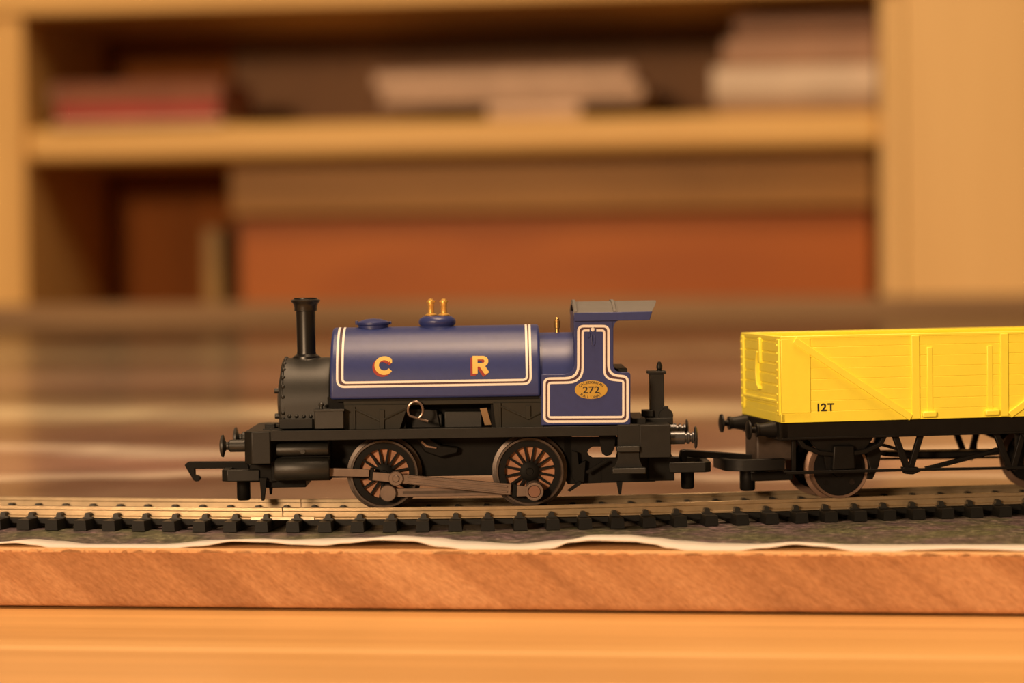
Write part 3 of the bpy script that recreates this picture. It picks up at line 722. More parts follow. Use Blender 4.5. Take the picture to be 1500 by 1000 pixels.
# letters
def letter_strokes(ch):
    if ch == 'C':
        pts = [(0.5 + 0.40 * math.cos(a), 0.5 + 0.385 * math.sin(a)) for a in [math.radians(38 + k * (360 - 76) / 26) for k in range(27)]]
        return [(pts, 0.235), ([(0.85, 0.60), (0.85, 0.78)], 0.10)]
    bowl = [(0.20, 0.89), (0.55, 0.89)] + [(0.60 + 0.20 * math.cos(a), 0.685 + 0.205 * math.sin(a)) for a in [math.radians(80 - k * 16) for k in range(11)]] + [(0.55, 0.48), (0.20, 0.48)]
    return [([(0.18, 0.0), (0.18, 1.0)], 0.27), (bowl, 0.21), ([(0.50, 0.50), (0.84, 0.0)], 0.27)]
for ch, x0, x1, y0, y1 in (('C', 549, 577, 521.5, 549), ('R', 691, 718, 521, 547)):
    a = tank_at(x0, (y0 + y1) / 2)[0]; b_ = tank_at(x1, (y0 + y1) / 2)[0]
    sb2 = tank_at((x0 + x1) / 2, y1)[1]; st2 = tank_at((x0 + x1) / 2, y0)[1]
    for nm, m, du, ds, off in (('letter_shadow', RED, -0.42, -0.42, 0.03), ('letter_shadow', RED, -0.22, -0.22, 0.035), ('letter', GOLD, 0, 0, 0.05)):
        mb = MB()
        for i, (pts, wd_) in enumerate(letter_strokes(ch)):
            P = [(a + (b_ - a) * x + du, sb2 + (st2 - sb2) * y + ds) for x, y in pts]
            mb.strip(P, wd_ * (b_ - a), tank_surf(off + 0.004 * i), step=0.25)
        mb.build(nm, m, tank, smooth=60)
# tank fittings
uc, _ = at(547, 472, 0)
wtop = wT
fil = MB().lathe([(3.1, wtop - 0.8), (3.15, wtop + 0.35), (3.45, wtop + 0.55), (3.45, wtop + 0.95), (3.0, wtop + 1.2), (1.6, wtop + 1.65), (0, wtop + 1.8)], (uc, 0, 0), 'w', 36).build('water_filler', BLUE, loco)
for sg in (-1, 1): MB().box(uc + sg * 3.2, uc + sg * 3.75, -0.5, 0.5, wtop + 0.5, wtop + (1.35 if sg < 0 else 1.15)).build('filler_lug', BLUE, fil, 0.1)
uc, _ = at(640.5, 470, 0)
MB().lathe([(4.0, wtop - 1.0), (3.7, wtop - 0.15), (3.5, wtop + 0.1), (3.82, wtop + 0.5), (3.9, wtop + 1.0), (3.6, wtop + 1.6), (2.9, wtop + 2.0), (2.0, wtop + 2.15), (0, wtop + 2.2)], (uc, 0, 0), 'w', 36).build('steam_dome', BLUE, loco)
for px in (631.3, 650.2):
    uv_, _ = at(px, 450, 0); w0_ = wy(px, 461.5)
    h = wy(px, 437) - w0_
    MB().lathe([(1.2, -0.1), (1.25, 0.12), (0.85, 0.34), (0.64, 0.42), (0.60, h * 0.55), (0.68, h * 0.58), (0.68, h * 0.74), (0.95, h * 0.77), (0.95, h * 0.86), (0.62, h * 0.88), (0.5, h * 0.96), (0, h)], (uv_, 0, w0_), 'w', 18).build('safety_valve', BRASS, loco)
uc, _ = at(816, 476, 0); w0_ = wy(816, 488); h = wy(816, 464.5) - w0_
MB().lathe([(0.5, 0), (0.42, h * 0.2), (0.42, h * 0.3), (0.62, h * 0.33), (0.62, h * 0.8), (0.45, h * 0.83), (0.45, h * 0.92), (0.2, h)], (uc, 0, w0_), 'w', 14).build('whistle', BRASSD, loco)
# boiler behind the tank
wB = wy(815, 486.5); HB = 11.0
uB1 = at(842, 500, -11)[0]
arch(MB(), uT1 - 1, uB1 + 1, HB, wB, wF + 4, 30).build('firebox', BLUE, loco, 0.2)
# cab
CV = -13.5
cab_px = [(841.5, 466), (841.5, 548), (793, 548.5), (793, 622.5), (923.5, 621.5), (923.5, 545), (898.5, 545), (898.5, 466)]
cabP = LF.poly(cab_px, CV)
cab2 = fillet(cabP, [0, 2.6, 0.15, 0.15, 0.3, 0.7, 3.0, 0])
for sg in (1, -1):
    MB().prism(cab2, sg * CV, sg * (CV + 0.9)).build('cab_side', BLUE, loco, 0.10)
lprism('cab_gusset', BLUE, [(897, 468), (908, 468.5), (903, 470.5), (900, 474), (898.3, 480), (897, 480)], CV, CV + 0.9, 0)
uc0, uc1, wc0, wc1 = LF.rect(841.5, 458, 846, 600, CV)
MB().box(uc0, uc0 + 0.8, CV + 0.5, -CV - 0.5, wc0, wc1).build('cab_front', BLUE, loco, 0.08)
ub0, ub1, wb0, wb1 = LF.rect(795, 552, 922, 621, -12.6)
MB().box(ub0, ub1, -12.6, 12.6, wb0, wb1).build('cab_tub', BLACK, loco, 0.1)
lbox('cab_rail', BLACK, 901, 539.5, 919, 548, -11.5, 11.5, 0.15)
# cab roof: blue fascia along each side, grey arched top with ribs
uR0, uR1, wR0, wR1 = LF.rect(841, 457, 955, 469.5, -14.2)
for sg in (-1, 1):
    MB().prism([(uR0, wR0), (uR1 - 0.45, wR0), (uR1 + 0.1, wR1), (uR0, wR1)], sg * 14.2, sg * 13.3).build('roof_fascia', BLUE, loco, 0.12)
rise = wy(890, 440.5) - wR1
def roof_strip(ua, ub, dz, tail=False, thick=0.55):
    mb = MB(); n = 24; vs = []; fs = []
    for i in range(n + 1):
        v = -14.0 + 28.0 * i / n; q = 1 - (v / 14.0) ** 2
        w = wR1 - 0.02 + rise * q; ue = ub + (1.7 * q if tail else 0)
        vs += [(ua, v, w + dz), (ue, v, w + dz), (ue - (0.35 if tail else 0), v, w + dz - thick), (ua, v, w + dz - thick)]
    for i in range(n):
        for k in range(4): fs.append((i * 4 + k, (i + 1) * 4 + k, (i + 1) * 4 + (k + 1) % 4, i * 4 + (k + 1) % 4))
    fs += [(0, 1, 2, 3), tuple(n * 4 + k for k in (3, 2, 1, 0))]
    return mb.add(vs, fs)
rf = roof_strip(uR0 - 0.1, uR1, 0, True).build('cab_roof', ROOFG, loco, 0.06)
for px, dz in ((841.5, 0.42), (898, 0.34)):
    ur = at(px, 448, -7)[0]
    roof_strip(ur - 0.3, ur + 0.3, dz, thick=0.5).build('roof_rib', ROOFG, rf, 0.06)
ur = at(901.5, 448, -7)[0]
roof_strip(ur - 0.12, ur + 0.12, 0.12, thick=0.3).build('roof_rib', ROOFG, rf)
# cab lining and number plate
def cab_line(outset, rr):
    base = [(847.3, 477.5), (847.3, 549 + 4.5), (797.5, 554.5), (797.5, 617.3), (919.3, 616.8), (919.3, 551.5), (891.3, 548.5), (891.3, 477.5)]
    d = outset
    pts = [(847.3 + d, 477.5 + d), (847.3 + d, 553.5 + d), (797.5 + d, 554.5 + d), (797.5 + d, 617.3 - d), (919.3 - d, 616.8 - d), (919.3 - d, 551.5 + d), (891.3 - d, 548.5 + d), (891.3 - d, 477.5 + d)]
    P = LF.poly(pts, CV)
    return fillet(P, [rr, 2.7 + d * 0.06, rr, rr, rr, rr, 3.2 + d * 0.06, rr])
cabside = [o for o in loco.children if o.name == 'cab_side'][0]
for d, wd_, m, off in ((0, 0.50, CREAM, 0.035), (3.1, 0.36, MATS['maroon_line'], 0.03), (6.2, 0.46, CREAM, 0.035)):
    ln = cab_line(d, 1.1 - d * 0.09)
    if d > 5:      # the inner line is broken by a peg at the top
        gl, gr = at(863.5, 483.7, CV), at(873.5, 483.7, CV)
        ln = [gl] + ln + [gr]
        ln = [gl] + [q for q in ln[1:-1]] + [gr]
    MB().strip(ln, wd_, lambda a, b_: (a, CV - off, b_), d < 5).build('lining' if m is CREAM else 'lining_gap', m, cabside, smooth=0)
pk = at(868.3, 482.3, CV)
disc('lamp_peg', CREAM, pk, 0.42, CV - 0.3, CV + 0.3, 14)
for pts in ([(859, 486), (863, 487), (864, 492), (861, 495)], [(866, 490), (867, 504), (869.5, 505.5), (871, 503), (870.5, 490)]):
    MB().tube([(at(x, y, CV)[0], CV - 0.08, at(x, y, CV)[1]) for x, y in pts], 0.16, 6).build('lamp_iron', BLUE, cabside)
pc = at(866, 570.5, CV); pe = at(890, 570.5, CV); pt_ = at(866, 557, CV)
ra, rb = pe[0] - pc[0], pt_[1] - pc[1]
pl_ = MB().prism([(pc[0] + ra * math.cos(k * math.pi / 24), pc[1] + rb * math.sin(k * math.pi / 24)) for k in range(48)], CV - 0.14, CV + 0.1).build('number_plate', PLATE, loco, 0.04)
mb = MB(); put_text(mb, '272', pc[0], pc[1] - 0.02, 1.32, CV - 0.17, 0.012, 1.22)
mb.build('plate_number', INK, pl_, smooth=0)
mb = MB()
def arc_text(mb, s, cap, a0, a1, rr, up):
    for i, ch in enumerate(s):
        a = math.radians(a0 + (a1 - a0) * i / (len(s) - 1))
        x, y = pc[0] + ra * rr * math.cos(a), pc[1] + rb * rr * math.sin(a)
        tx, ty = -ra * math.sin(a), rb * math.cos(a)
        if up: tx, ty = -tx, -ty
        put_text(mb, ch, x, y, cap, CV - 0.17, 0.01, 1.15, math.atan2(ty, tx))
arc_text(mb, 'CALEDONIAN', 0.48, 146, 34, 0.80, True)
arc_text(mb, 'RAILWAY', 0.52, 221, 319, 0.78, False)
mb.build('plate_lettering', INK, pl_, smooth=0)
# below the tank
lbox('boiler_cradle', CHASS, 480, 580, 594, 629, -10.3, 10.3, 0.1)
lbox('boiler_cradle', CHASS, 719, 580, 796, 629, -10.3, 10.3, 0.1)
lbox('motor_block', CHASS, 590, 580, 722, 640, -5.0, 5.0, 0.1)
sbq = lbox('sand_box', SMOKE, 460.5, 601, 503.5, 628, -13.8, -9.8, 0.15)
lbox('sand_box_lid', SMOKE, 459.5, 599.5, 504, 602.5, -14.0, -9.6, 0.05, sbq)
ua, wa = at(470.5, 595, -12)
MB().lathe([(0.35, -0.9), (0.35, 0), (0.55, 0.15), (0.6, 0.5), (0.3, 0.8), (0, 0.85)], (ua, -12, wa), 'w', 12).build('sand_box_knob', SMOKE, sbq)
OLIVE = mat('frame_olive_black', (0.016, 0.0155, 0.011), 0.55, var=0.15, spec=0.3)
lprism('side_frame', OLIVE, [(504, 593), (598, 592), (586, 628), (504, 629)], -11.6, -10.2, 0.08)
lprism('side_frame', OLIVE, [(722, 590), (796, 589), (796, 626), (726, 627)], -11.6, -10.2, 0.08)
lbox('boiler_band', OLIVE, 503, 584, 795, 592.5, -11.2, -9.8, 0.15)
for a, b_ in (((520, 600), (557, 617)), ((557, 617), (598, 597)), ((733, 595), (774, 613.5)), ((774, 613.5), (795, 603))):
    A, B = at(*a, -11.7), at(*b_, -11.7); MB().tube([(A[0], -11.7, A[1]), (B[0], -11.7, B[1])], 0.22, 6).build('brace_rod', OLIVE, loco)
lbox('brace_post', OLIVE, 555.5, 600, 563, 628, -11.95, -11.4, 0.06)
lbox('brace_post', OLIVE, 770.5, 594, 777.5, 614, -11.95, -11.4, 0.06)
lbox('panel_post', OLIVE, 518, 596, 520.5, 628, -11.95, -11.4, 0.04)
lbox('panel_post', OLIVE, 731.5, 590, 734, 627, -11.95, -11.4, 0.04)
lbox('gear_cover', SMOKE, 651, 602, 706, 627, -8.6, -4.5, 0.2)
lprism('bronze_contact', BRONZE, [(703, 598), (713, 597), (720, 622), (710, 622.5)], -10.6, -10.0, 0.05)
lbox('worm_housing', SMOKE, 639, 606, 648, 626, -7.0, -4.5, 0.3)
lprism('motor_clip', BLACK, [(594, 604), (600, 598), (640, 600), (646, 628), (588, 628)], -7.5, -5.0, 0.2)
hk = []
for k in range(17):
    a = math.radians(-62 + k * 284 / 16 + 0)
    q = at(608.5 + 11 * math.cos(a), 600.5 - 12.5 * math.sin(a), -12.2); hk.append((q[0], -12.2, q[1]))
q = at(627, 617, -12.0); hk.append((q[0], -12.0, q[1]))
MB().tube(hk, 0.26, 8).build('wire_loop', WIRE, loco)
lprism('motor_brush', CHASS, [(608, 640), (628, 640), (646, 652), (672, 655), (670, 664), (645, 670), (622, 662)], -8.2, -6.0, 0.3)
lprism('brush_spring', WIRE, [(618, 645), (626, 652), (640, 655), (639, 657), (624, 655), (616, 648)], -8.6, -8.2, 0.05)
# hand brake column on the rear platform
lbox('brake_column', BLACK, 952.5, 547.5, 973, 612, -3.2, 0.8, 0.12)
lbox('column_step', BLACK, 948.5, 543.5, 976, 547.5, -3.6, 1.2, 0.12)
ua, wa = at(966, 546, -1.2)
MB().lathe([(0.62, 0), (0.62, 0.7), (0.42, 0.8), (0.62, 0.95), (0.62, 1.5), (0.45, 1.9), (0.3, 2.3), (0, 2.4)], (ua, -1.2, wa), 'w', 14).build('brake_handle', BLACK, loco)
lbox('column_foot', BLACK, 946, 612, 986, 622, -5.5, 4, 0.15)
lbox('column_bracket', BLACK, 941, 601, 957, 610.5, -4.2, 0, 0.15)
ua, wa = at(975.5, 608.5, -4)
MB().lathe([(1.4, -4.6), (1.5, -4.3), (1.5, -1)], (ua, 0, wa), 'v', 20).build('brake_drum', BLACK, loco)
lbox('drum_lug', BLACK, 971, 595, 979, 600, -4, -2, 0.1)
lbox('floor_plate', BLACK, 926, 612.5, 946, 622, -10, 10, 0.1)

# ------------------------------------------------------------------ the wagon
s_w = s_of_x(95.5)
wa_, wb_ = on_track(s_w - 24), on_track(s_w + 24)
WY = math.atan2(wb_[1] - wa_[1], wb_[0] - wa_[0])
WF = Frame(((wa_[0] + wb_[0]) / 2, (wa_[1] + wb_[1]) / 2, RZ), WY, 0.004)
wagon = empty('toy_wagon', WF.M, 'bright yellow open toy wagon with black underframe marked 12T', 'toy train')
wat = WF.at; VW = -15.4
uWL = wat(1144.5, 556, VW)[0]; uC = wat(1406, 550, VW)[0]; uWR = 2 * uC - uWL
wWB = wat(1250, 616.5, VW)[1]; wWT = wat(1250, 491, VW)[1]
def wbox(name, m, x0, y0, x1, y1, va, vb, bevel=0.12, parent=None):
    mb = MB(); WF.pbox(mb, x0, y0, x1, y1, va, vb)
    return mb.build(name, m, parent or wagon, bevel)
NP = 8; HP = (wWT - wWB) / NP
plk = None
for sg in (1, -1):
    sd = MB().box(uWL + 0.3, uWR - 0.3, sg * (VW + 0.14), sg * (VW + 1.5), wWB + 0.1, wWT - 0.2).build('side_panel', YELLOW, wagon, 0.05)
    for k in range(NP):
        MB().box(uWL, uWR, sg * VW, sg * (VW + 0.9), wWB + k * HP + (0.05 if k else 0), wWB + (k + 1) * HP - 0.05 * (k < NP - 1)).build('plank', YELLOW, sd, 0.06)
    MB().box(uWL - 0.05, uWR + 0.05, sg * (VW - 0.12), sg * (VW + 1.6), wWT - 0.5, wWT + 0.12).build('top_rim', YELLOW, sd, 0.15)
for sg, ue in ((-1, uWL), (1, uWR)):
    ep = MB().box(ue - sg * 0.25, ue - sg * 1.4, VW + 0.5, -VW - 0.5, wWB, wWT - 0.6).build('end_panel', YELLOW, wagon, 0.05)
    for k in range(NP):
        if k == 0: a, b_ = wWB, wWB + HP * 1.5
        else: a, b_ = wWB + (k + 0.5) * HP + 0.1, wWB + (k + 1.5) * HP - 0.1
        b_ = min(b_, wWT - 0.4)
        if b_ - a > 0.5: MB().box(ue, ue - sg * 0.8, VW + 1.9, -VW - 1.9, a, b_ - 0.12).build('plank', YELLOW, ep, 0.12)
    MB().box(ue + sg * 0.1, ue - sg * 1.3, VW, -VW, wWT - 0.75, wWT + 0.1).build('top_rim', YELLOW, ep, 0.15)
    MB().box(ue + sg * 0.35, ue - sg * 0.8, VW + 1.9, -VW - 1.9, wWB + 3.9, wWB + 4.6).build('ledge', YELLOW, ep, 0.2)
    MB().box(ue + sg * 0.1, ue - sg * 0.8, VW, -VW, wWB, wWB + 1.9).build('bottom_rail', YELLOW, ep, 0.15)
    for s2 in (1, -1):
        cpst = MB().box(ue + sg * 0.4, ue - sg * 0.8, s2 * (VW + 0.6), s2 * (VW + 2.5), wWB + 1.4, wWT - 0.5).build('corner_post', YELLOW, ep, 0.2)
        for k in range(9):
            MB().lathe([(0.34, 0), (0.3, sg * 0.25), (0.15, sg * 0.38), (0, sg * 0.4)], (ue + sg * 0.38, s2 * (VW + 1.5), wWB + 2.4 + k * 1.65), 'u', 8).build('bolt', YELLOW, cpst) if False else None
    # centre stanchion with a curved latch hanging below it
    MB().box(ue + sg * 0.55, ue - sg * 0.5, -0.75, 0.75, wWT - 6.0, wWT - 0.6).build('stanchion', YELLOW, ep, 0.3)
    cr_ = []
    for k in range(17):
        a = math.radians(82 - k * 185 / 16); cr_.append((2.4 * math.cos(a), wWT - 7.4 + 4.1 * math.sin(a)))
    for k in range(17):
        a = math.radians(-103 + k * 185 / 16); cr_.append((1.35 * math.cos(a) - 0.05, wWT - 7.2 + 3.5 * math.sin(a)))
    MB().prism(cr_, ue + sg * 0.85, ue - sg * 0.5, 'u').build('latch', YELLOW, ep, 0.15)
bv = MB().lathe([(0.26, 0.1), (0.24, -0.16), (0.12, -0.24), (0, -0.25)], (0, 0, 0), 'u', 8).mesh('bolt', YELLOW, 60)
for ep in [o for o in wagon.children if o.name.startswith('end_panel')][:1]:
    for s2 in (1, -1):
        for k in range(9):
            o = bpy.data.objects.new('bolt', bv); COL.objects.link(o); o.parent = ep
            o.location = ((uWL - 0.38) * MM, s2 * (VW + 1.5) * MM, (wWB + 2.4 + k * 1.68) * MM)
MB().box(uWL + 1, uWR - 1, VW + 1, -VW - 1, wWB + 0.3, wWB + 1.2).build('floor_panel', YELLOW, wagon)
# side fittings, near and far
def fit(name, poly2, off, depth=0.6, bevel=0.12, mirror=True):
    for sg in (1, -1):
        MB().prism(poly2, sg * (VW - off), sg * (VW + depth - off)).build(name, YELLOW, wagon, bevel)
def rectp(x0, y0, x1, y1):
    a = WF.rect(x0, y0, x1, y1, VW); return [(a[0], a[2]), (a[1], a[2]), (a[1], a[3]), (a[0], a[3])]
def mir(p): return [(2 * uC - a, b_) for a, b_ in p]
for f_ in (lambda p: p, mir):
    fit('corner_plate', f_(rectp(1144, 496, 1187, 605)), 0.22)
    A = wat(1163, 498, VW); B = wat(1334, 611.5, VW)
    fit('diagonal_strap', f_(bar(A, B, 0.68, 0.68)), 0.50, 0.9)
    fit('door_post', f_(rectp(1335, 491, 1346.5, 613)), 0.38, 0.7)
    fit('door_strap', f_(rectp(1358, 508, 1366, 603)), 0.20, 0.5)
    fit('door_hinge', f_(rectp(1350, 602, 1371, 611)), 0.85, 1.2, 0.3)
mb = MB(); tq = wat(1208, 596.3, VW)
put_text(mb, '12T'[0], tq[0] - 1.35, tq[1], 1.5, VW - 0.04, 0.035, 1.0)
put_text(mb, '2', tq[0] - 0.18, tq[1], 1.5, VW - 0.04, 0.03, 1.15)
put_text(mb, 'T', tq[0] + 1.3, tq[1], 1.5, VW - 0.04, 0.03, 1.05)
mb.build('load_lettering', INK, wagon, smooth=0)
# underframe
uH = uWL - 0.5
w_sb0 = wat(1300, 640, -14.3)[1]; w_sb1 = wWB + 0.05
for sg in (1, -1):
    MB().box(uWL + 0.2, uWR - 0.2, sg * -14.6, sg * -12.8, w_sb0, w_sb1).build('sole_bar', WBLACK, wagon, 0.12)
    MB().box(uWL + 0.2, uWR - 0.2, sg * -14.8, sg * -13.0, w_sb0, w_sb0 + 0.45).build('sole_bar_flange', WBLACK, wagon, 0.08)
MB().box(uWL + 1, uWR - 1, -13, 13, w_sb0 + 1.2, w_sb1).build('underframe_deck', WBLACK, wagon)
for ue, sg in ((uWL, -1), (uWR, 1)):
    MB().box(ue + sg * 0.3, ue - sg * 1.6, -14.6, 14.6, w_sb0 - 0.1, w_sb1).build('headstock', WBLACK, wagon, 0.15)
    for v in (-11.0, 11.0):
        L_ = 6.0
        wbv = wat(1103, 629.5, -11.0)[1]
        MB().lathe([(r, sg * t) for r, t in ((1.75, 0), (1.7, 0.5), (1.3, 2.6), (1.25, 3.4), (1.45, 3.5), (1.45, 4.0), (0.65, 4.1), (0.65, 4.9), (1.3, 5.2), (2.0, 5.35), (1.95, 5.7), (1.2, 5.95), (0, 6.0))], (ue + sg * 0.3, v, wbv), 'u', 24).build('buffer', WBLACK, wagon)
uu = wat(1105, 660, -3)[0]
wbx = wat(1120, 671, -3)[1]
MB().box(uu, uWL + 6, -4.5, 4.5, wbx - 0.5, w_sb0 + 1.5).build('coupling_pocket', WBROWN, wagon, 0.6, seg=3)
hook(wagon, WF, [(997, 668), (998.5, 660), (1004, 658.5), (1108, 666), (1140, 671), (1140, 679), (1106, 674), (1006, 669), (1006, 682), (1001, 684)], -0.9, 0.9, WBLACK)
ua, ub, w0_, w1_ = WF.rect(1066, 672.5, 1150, 690, -7.5)
MB().prism([(ub, -7.5), (ua + 3.5, -7.5), (ua + 0.4, -5.5), (ua, -4.5), (ua, 4.5), (ua + 0.4, 5.5), (ua + 3.5, 7.5), (ub, 7.5), (ub, 6), (ua + 4, 6), (ua + 1.5, 4), (ua + 1.5, -4), (ua + 4, -6), (ub, -6)], w0_, w1_, 'w').build('coupling_loop', WBLACK, wagon, 0.18)
post(wagon, WF, 1086, 689, 1108, 719, -1.2, WBLACK)
WF_ = wat
mb = MB(); WF.pbox(mb, 1100, 690, 1162, 704, -2.5, 2.5); mb.build('coupling_bar', WBLACK, wagon, 0.2)
# wheels, axle guards, brake gear
WRW = 6.15
uW1 = wat(1230, 684, -9.6)[0]
def wagon_wheel(c, sgn):
    f = lambda t: sgn * t
    w = MB().ring([(WRW - 0.55, f(-9.5)), (WRW - 0.05, f(-9.62)), (WRW, f(-9.4)), (WRW, f(-7.6)), (WRW + 0.8, f(-7.3)), (WRW + 0.8, f(-6.8)), (WRW - 0.55, f(-6.7))][::sgn], (c[0], 0, c[1]), 'v', 48).build('wheel', TYREW, wagon)
    MB().lathe([(WRW - 0.5, f(-9.2)), (WRW - 0.9, f(-9.3)), (4.3, f(-9.0)), (2.0, f(-8.8)), (1.6, f(-9.5)), (0, f(-9.6))][::-sgn], (c[0], 0, c[1]), 'v', 36).build('wheel_disc', WBLACK, w)
    for k in range(4):
        a = math.pi / 4 + k * math.pi / 2
        MB().lathe([(0.62, f(-9.2)), (0.62, f(-8.9))][::sgn], (c[0] + 3.9 * math.cos(a), 0, c[1] + 3.9 * math.sin(a)), 'v', 12).build('wheel_hole', WBROWN, w)
for uw in (uW1, 2 * uC - uW1):
    for sg in (1, -1): wagon_wheel((uw, WRW), sg)
    MB().lathe([(0.9, -12), (0.9, 12)], (uw, 0, WRW), 'v', 12).build('axle', WBLACK, wagon)
    for sg in (1, -1):
        du = uw - uW1
        def gp(pts, va, vb, nm, b_=0.12):
            P = [(a + du, c) for a, c in WF.poly(pts, -12.4)]
            MB().prism(P, sg * va, sg * vb).build(nm, WBLACK, wagon, b_)
        gp([(1180, 636), (1284, 634), (1272, 652), (1256, 668), (1254, 690), (1211, 692), (1207, 668), (1192, 652)], -12.4, -11.2, 'axle_guard')
        gp([(1218, 652), (1248, 651), (1250, 686), (1216, 688)], -14.0, -12.2, 'axle_box', 0.3)
        gp([(1163, 640), (1170, 640), (1178, 650), (1200, 659), (1232, 662), (1264, 657), (1284, 648), (1290, 638), (1297, 638), (1290, 652), (1266, 664), (1232, 669), (1198, 666), (1172, 655)], -13.8, -12.6, 'leaf_spring', 0.2)
        gp([(1160, 640), (1166, 640), (1166, 690), (1160, 690)], -12.6, -11.8, 'brake_strap')
        gp([(1276, 650), (1290, 650), (1296, 664), (1292, 684), (1283, 703), (1275, 703), (1279, 686), (1274, 668)], -10.4, -8.2, 'brake_shoe', 0.15)
def vline(p, q, r, v, nm='v_hanger'):
    for sg in (1, -1):
        P = bar(wat(*p, v), wat(*q, v), r, r)
        MB().prism(P, sg * v, sg * (v + 1.1)).build(nm, WBLACK, wagon, 0.12)
vline((1312, 638), (1331, 688), 0.62, -13.2); vline((1350, 636), (1334, 688), 0.62, -13.2)
vline((1460, 634), (1481, 688), 0.62, -13.2); vline((1500, 632), (1485, 688), 0.62, -13.2)
for sg in (1, -1):
    P = WF.poly([(1148, 690.5), (1154, 695), (1330, 690), (1640, 684.5), (1640, 681), (1330, 686)], -14.2)
    MB().prism(P, sg * -14.2, sg * -13.4).build('brake_lever', WBLACK, wagon, 0.1)
P = WF.poly([(1322, 684), (1345, 684), (1350, 690), (1338, 695), (1326, 694)], -13.6); MB().prism(P, -13.6, -12).build('lever_pivot', WBLACK, wagon, 0.2)
P = WF.poly([(1295, 668), (1300, 662), (1465, 660), (1465, 666), (1370, 672)], -3); MB().prism(P, -3, 3).build('brake_rigging', WBLACK, wagon, 0.3)
P = WF.poly([(1355, 684), (1440, 662), (1462, 655), (1465, 660), (1440, 669), (1362, 689)], -9); MB().prism(P, -9, -8).build('brake_rod', WBLACK, wagon, 0.2)
P = WF.poly([(1290, 648), (1345, 664), (1345, 668), (1290, 653)], -9); MB().prism(P, -9, -8).build('brake_rod', WBLACK, wagon, 0.2)

# ------------------------------------------------------------------ bookcase with books, and the cupboard beside it
PINE1, PINE2 = (0.70, 0.43, 0.140), (0.82, 0.53, 0.185)
PINE = wood('pine_wood', PINE1, PINE2, (30, 30, 3), 0.45, 2.0)
PINEH = wood('pine_shelf', PINE1, PINE2, (3, 30, 40), 0.45, 5.0)
LIGHTW = wood('cupboard_wood', (0.74, 0.49, 0.20), (0.82, 0.56, 0.24), (16, 16, 1.6), 0.42, 9)
BACKD = wood('back_mahogany', (0.20, 0.060, 0.007), (0.27, 0.082, 0.010), (20, 20, 3), 0.8, 1.0)
BACKL = wood('back_brown', (0.17, 0.075, 0.022), (0.22, 0.10, 0.030), (20, 20, 3), 0.55, 4.0)
BK = Frame((0, 2440, 0), YAW)                 # v = 0 is the bookcase front
bk = empty('bookcase', BK.M, 'open pine bookcase with horizontal books on its shelf behind the train', 'bookcase')
bat = BK.at
xL0, xL1 = bat(-40, 250, 0)[0], bat(36, 250, 0)[0]
xR0, xR1 = bat(1291, 250, 0)[0], bat(1317, 250, 0)[0]
wSh1, wSh0 = bat(690, 174, 0)[1], bat(690, 224, 0)[1]
wTop = bat(690, 4, 0)[1]
DEP = 300
MB().box(xL0, xL1, 0, DEP, 0, wTop).build('side_panel', PINE, bk, 2)
MB().box(xR0, xR1 + 2.5, -2, DEP, 0, wTop).build('side_panel', LIGHTW, bk, 2)
MB().box(xL0 - 12, xR1 + 2, -12, DEP, wTop, wTop + 32).build('top_panel', PINEH, bk, 3)
MB().box(xL1, xR0, 4, DEP - 10, wSh0, wSh1).build('shelf', PINEH, bk, 9, seg=4)
wLow = 560
MB().box(xL1, xR0, 4, DEP - 10, wLow - 38, wLow).build('shelf', PINEH, bk, 3)
MB().box(xL1, xR0, 4, DEP - 10, 60, 98).build('shelf', PINEH, bk, 3)
MB().box(xL1, xR0, 20, 40, 0, 60).build('plinth', PINEH, bk, 2)
xB = bat(335, 250, DEP - 10)[0]
MB().box(xL1, xB, DEP - 10, DEP, 0, wTop).build('back_panel', BACKD, bk)
MB().box(xB + 0.5, xR0, DEP - 6, DEP, 0, wTop).build('back_panel', BACKL, bk)
MB().box(xB - 10, xB + 6, DEP - 16, DEP - 6, wLow, wTop).build('back_batten', BACKD, bk, 1)
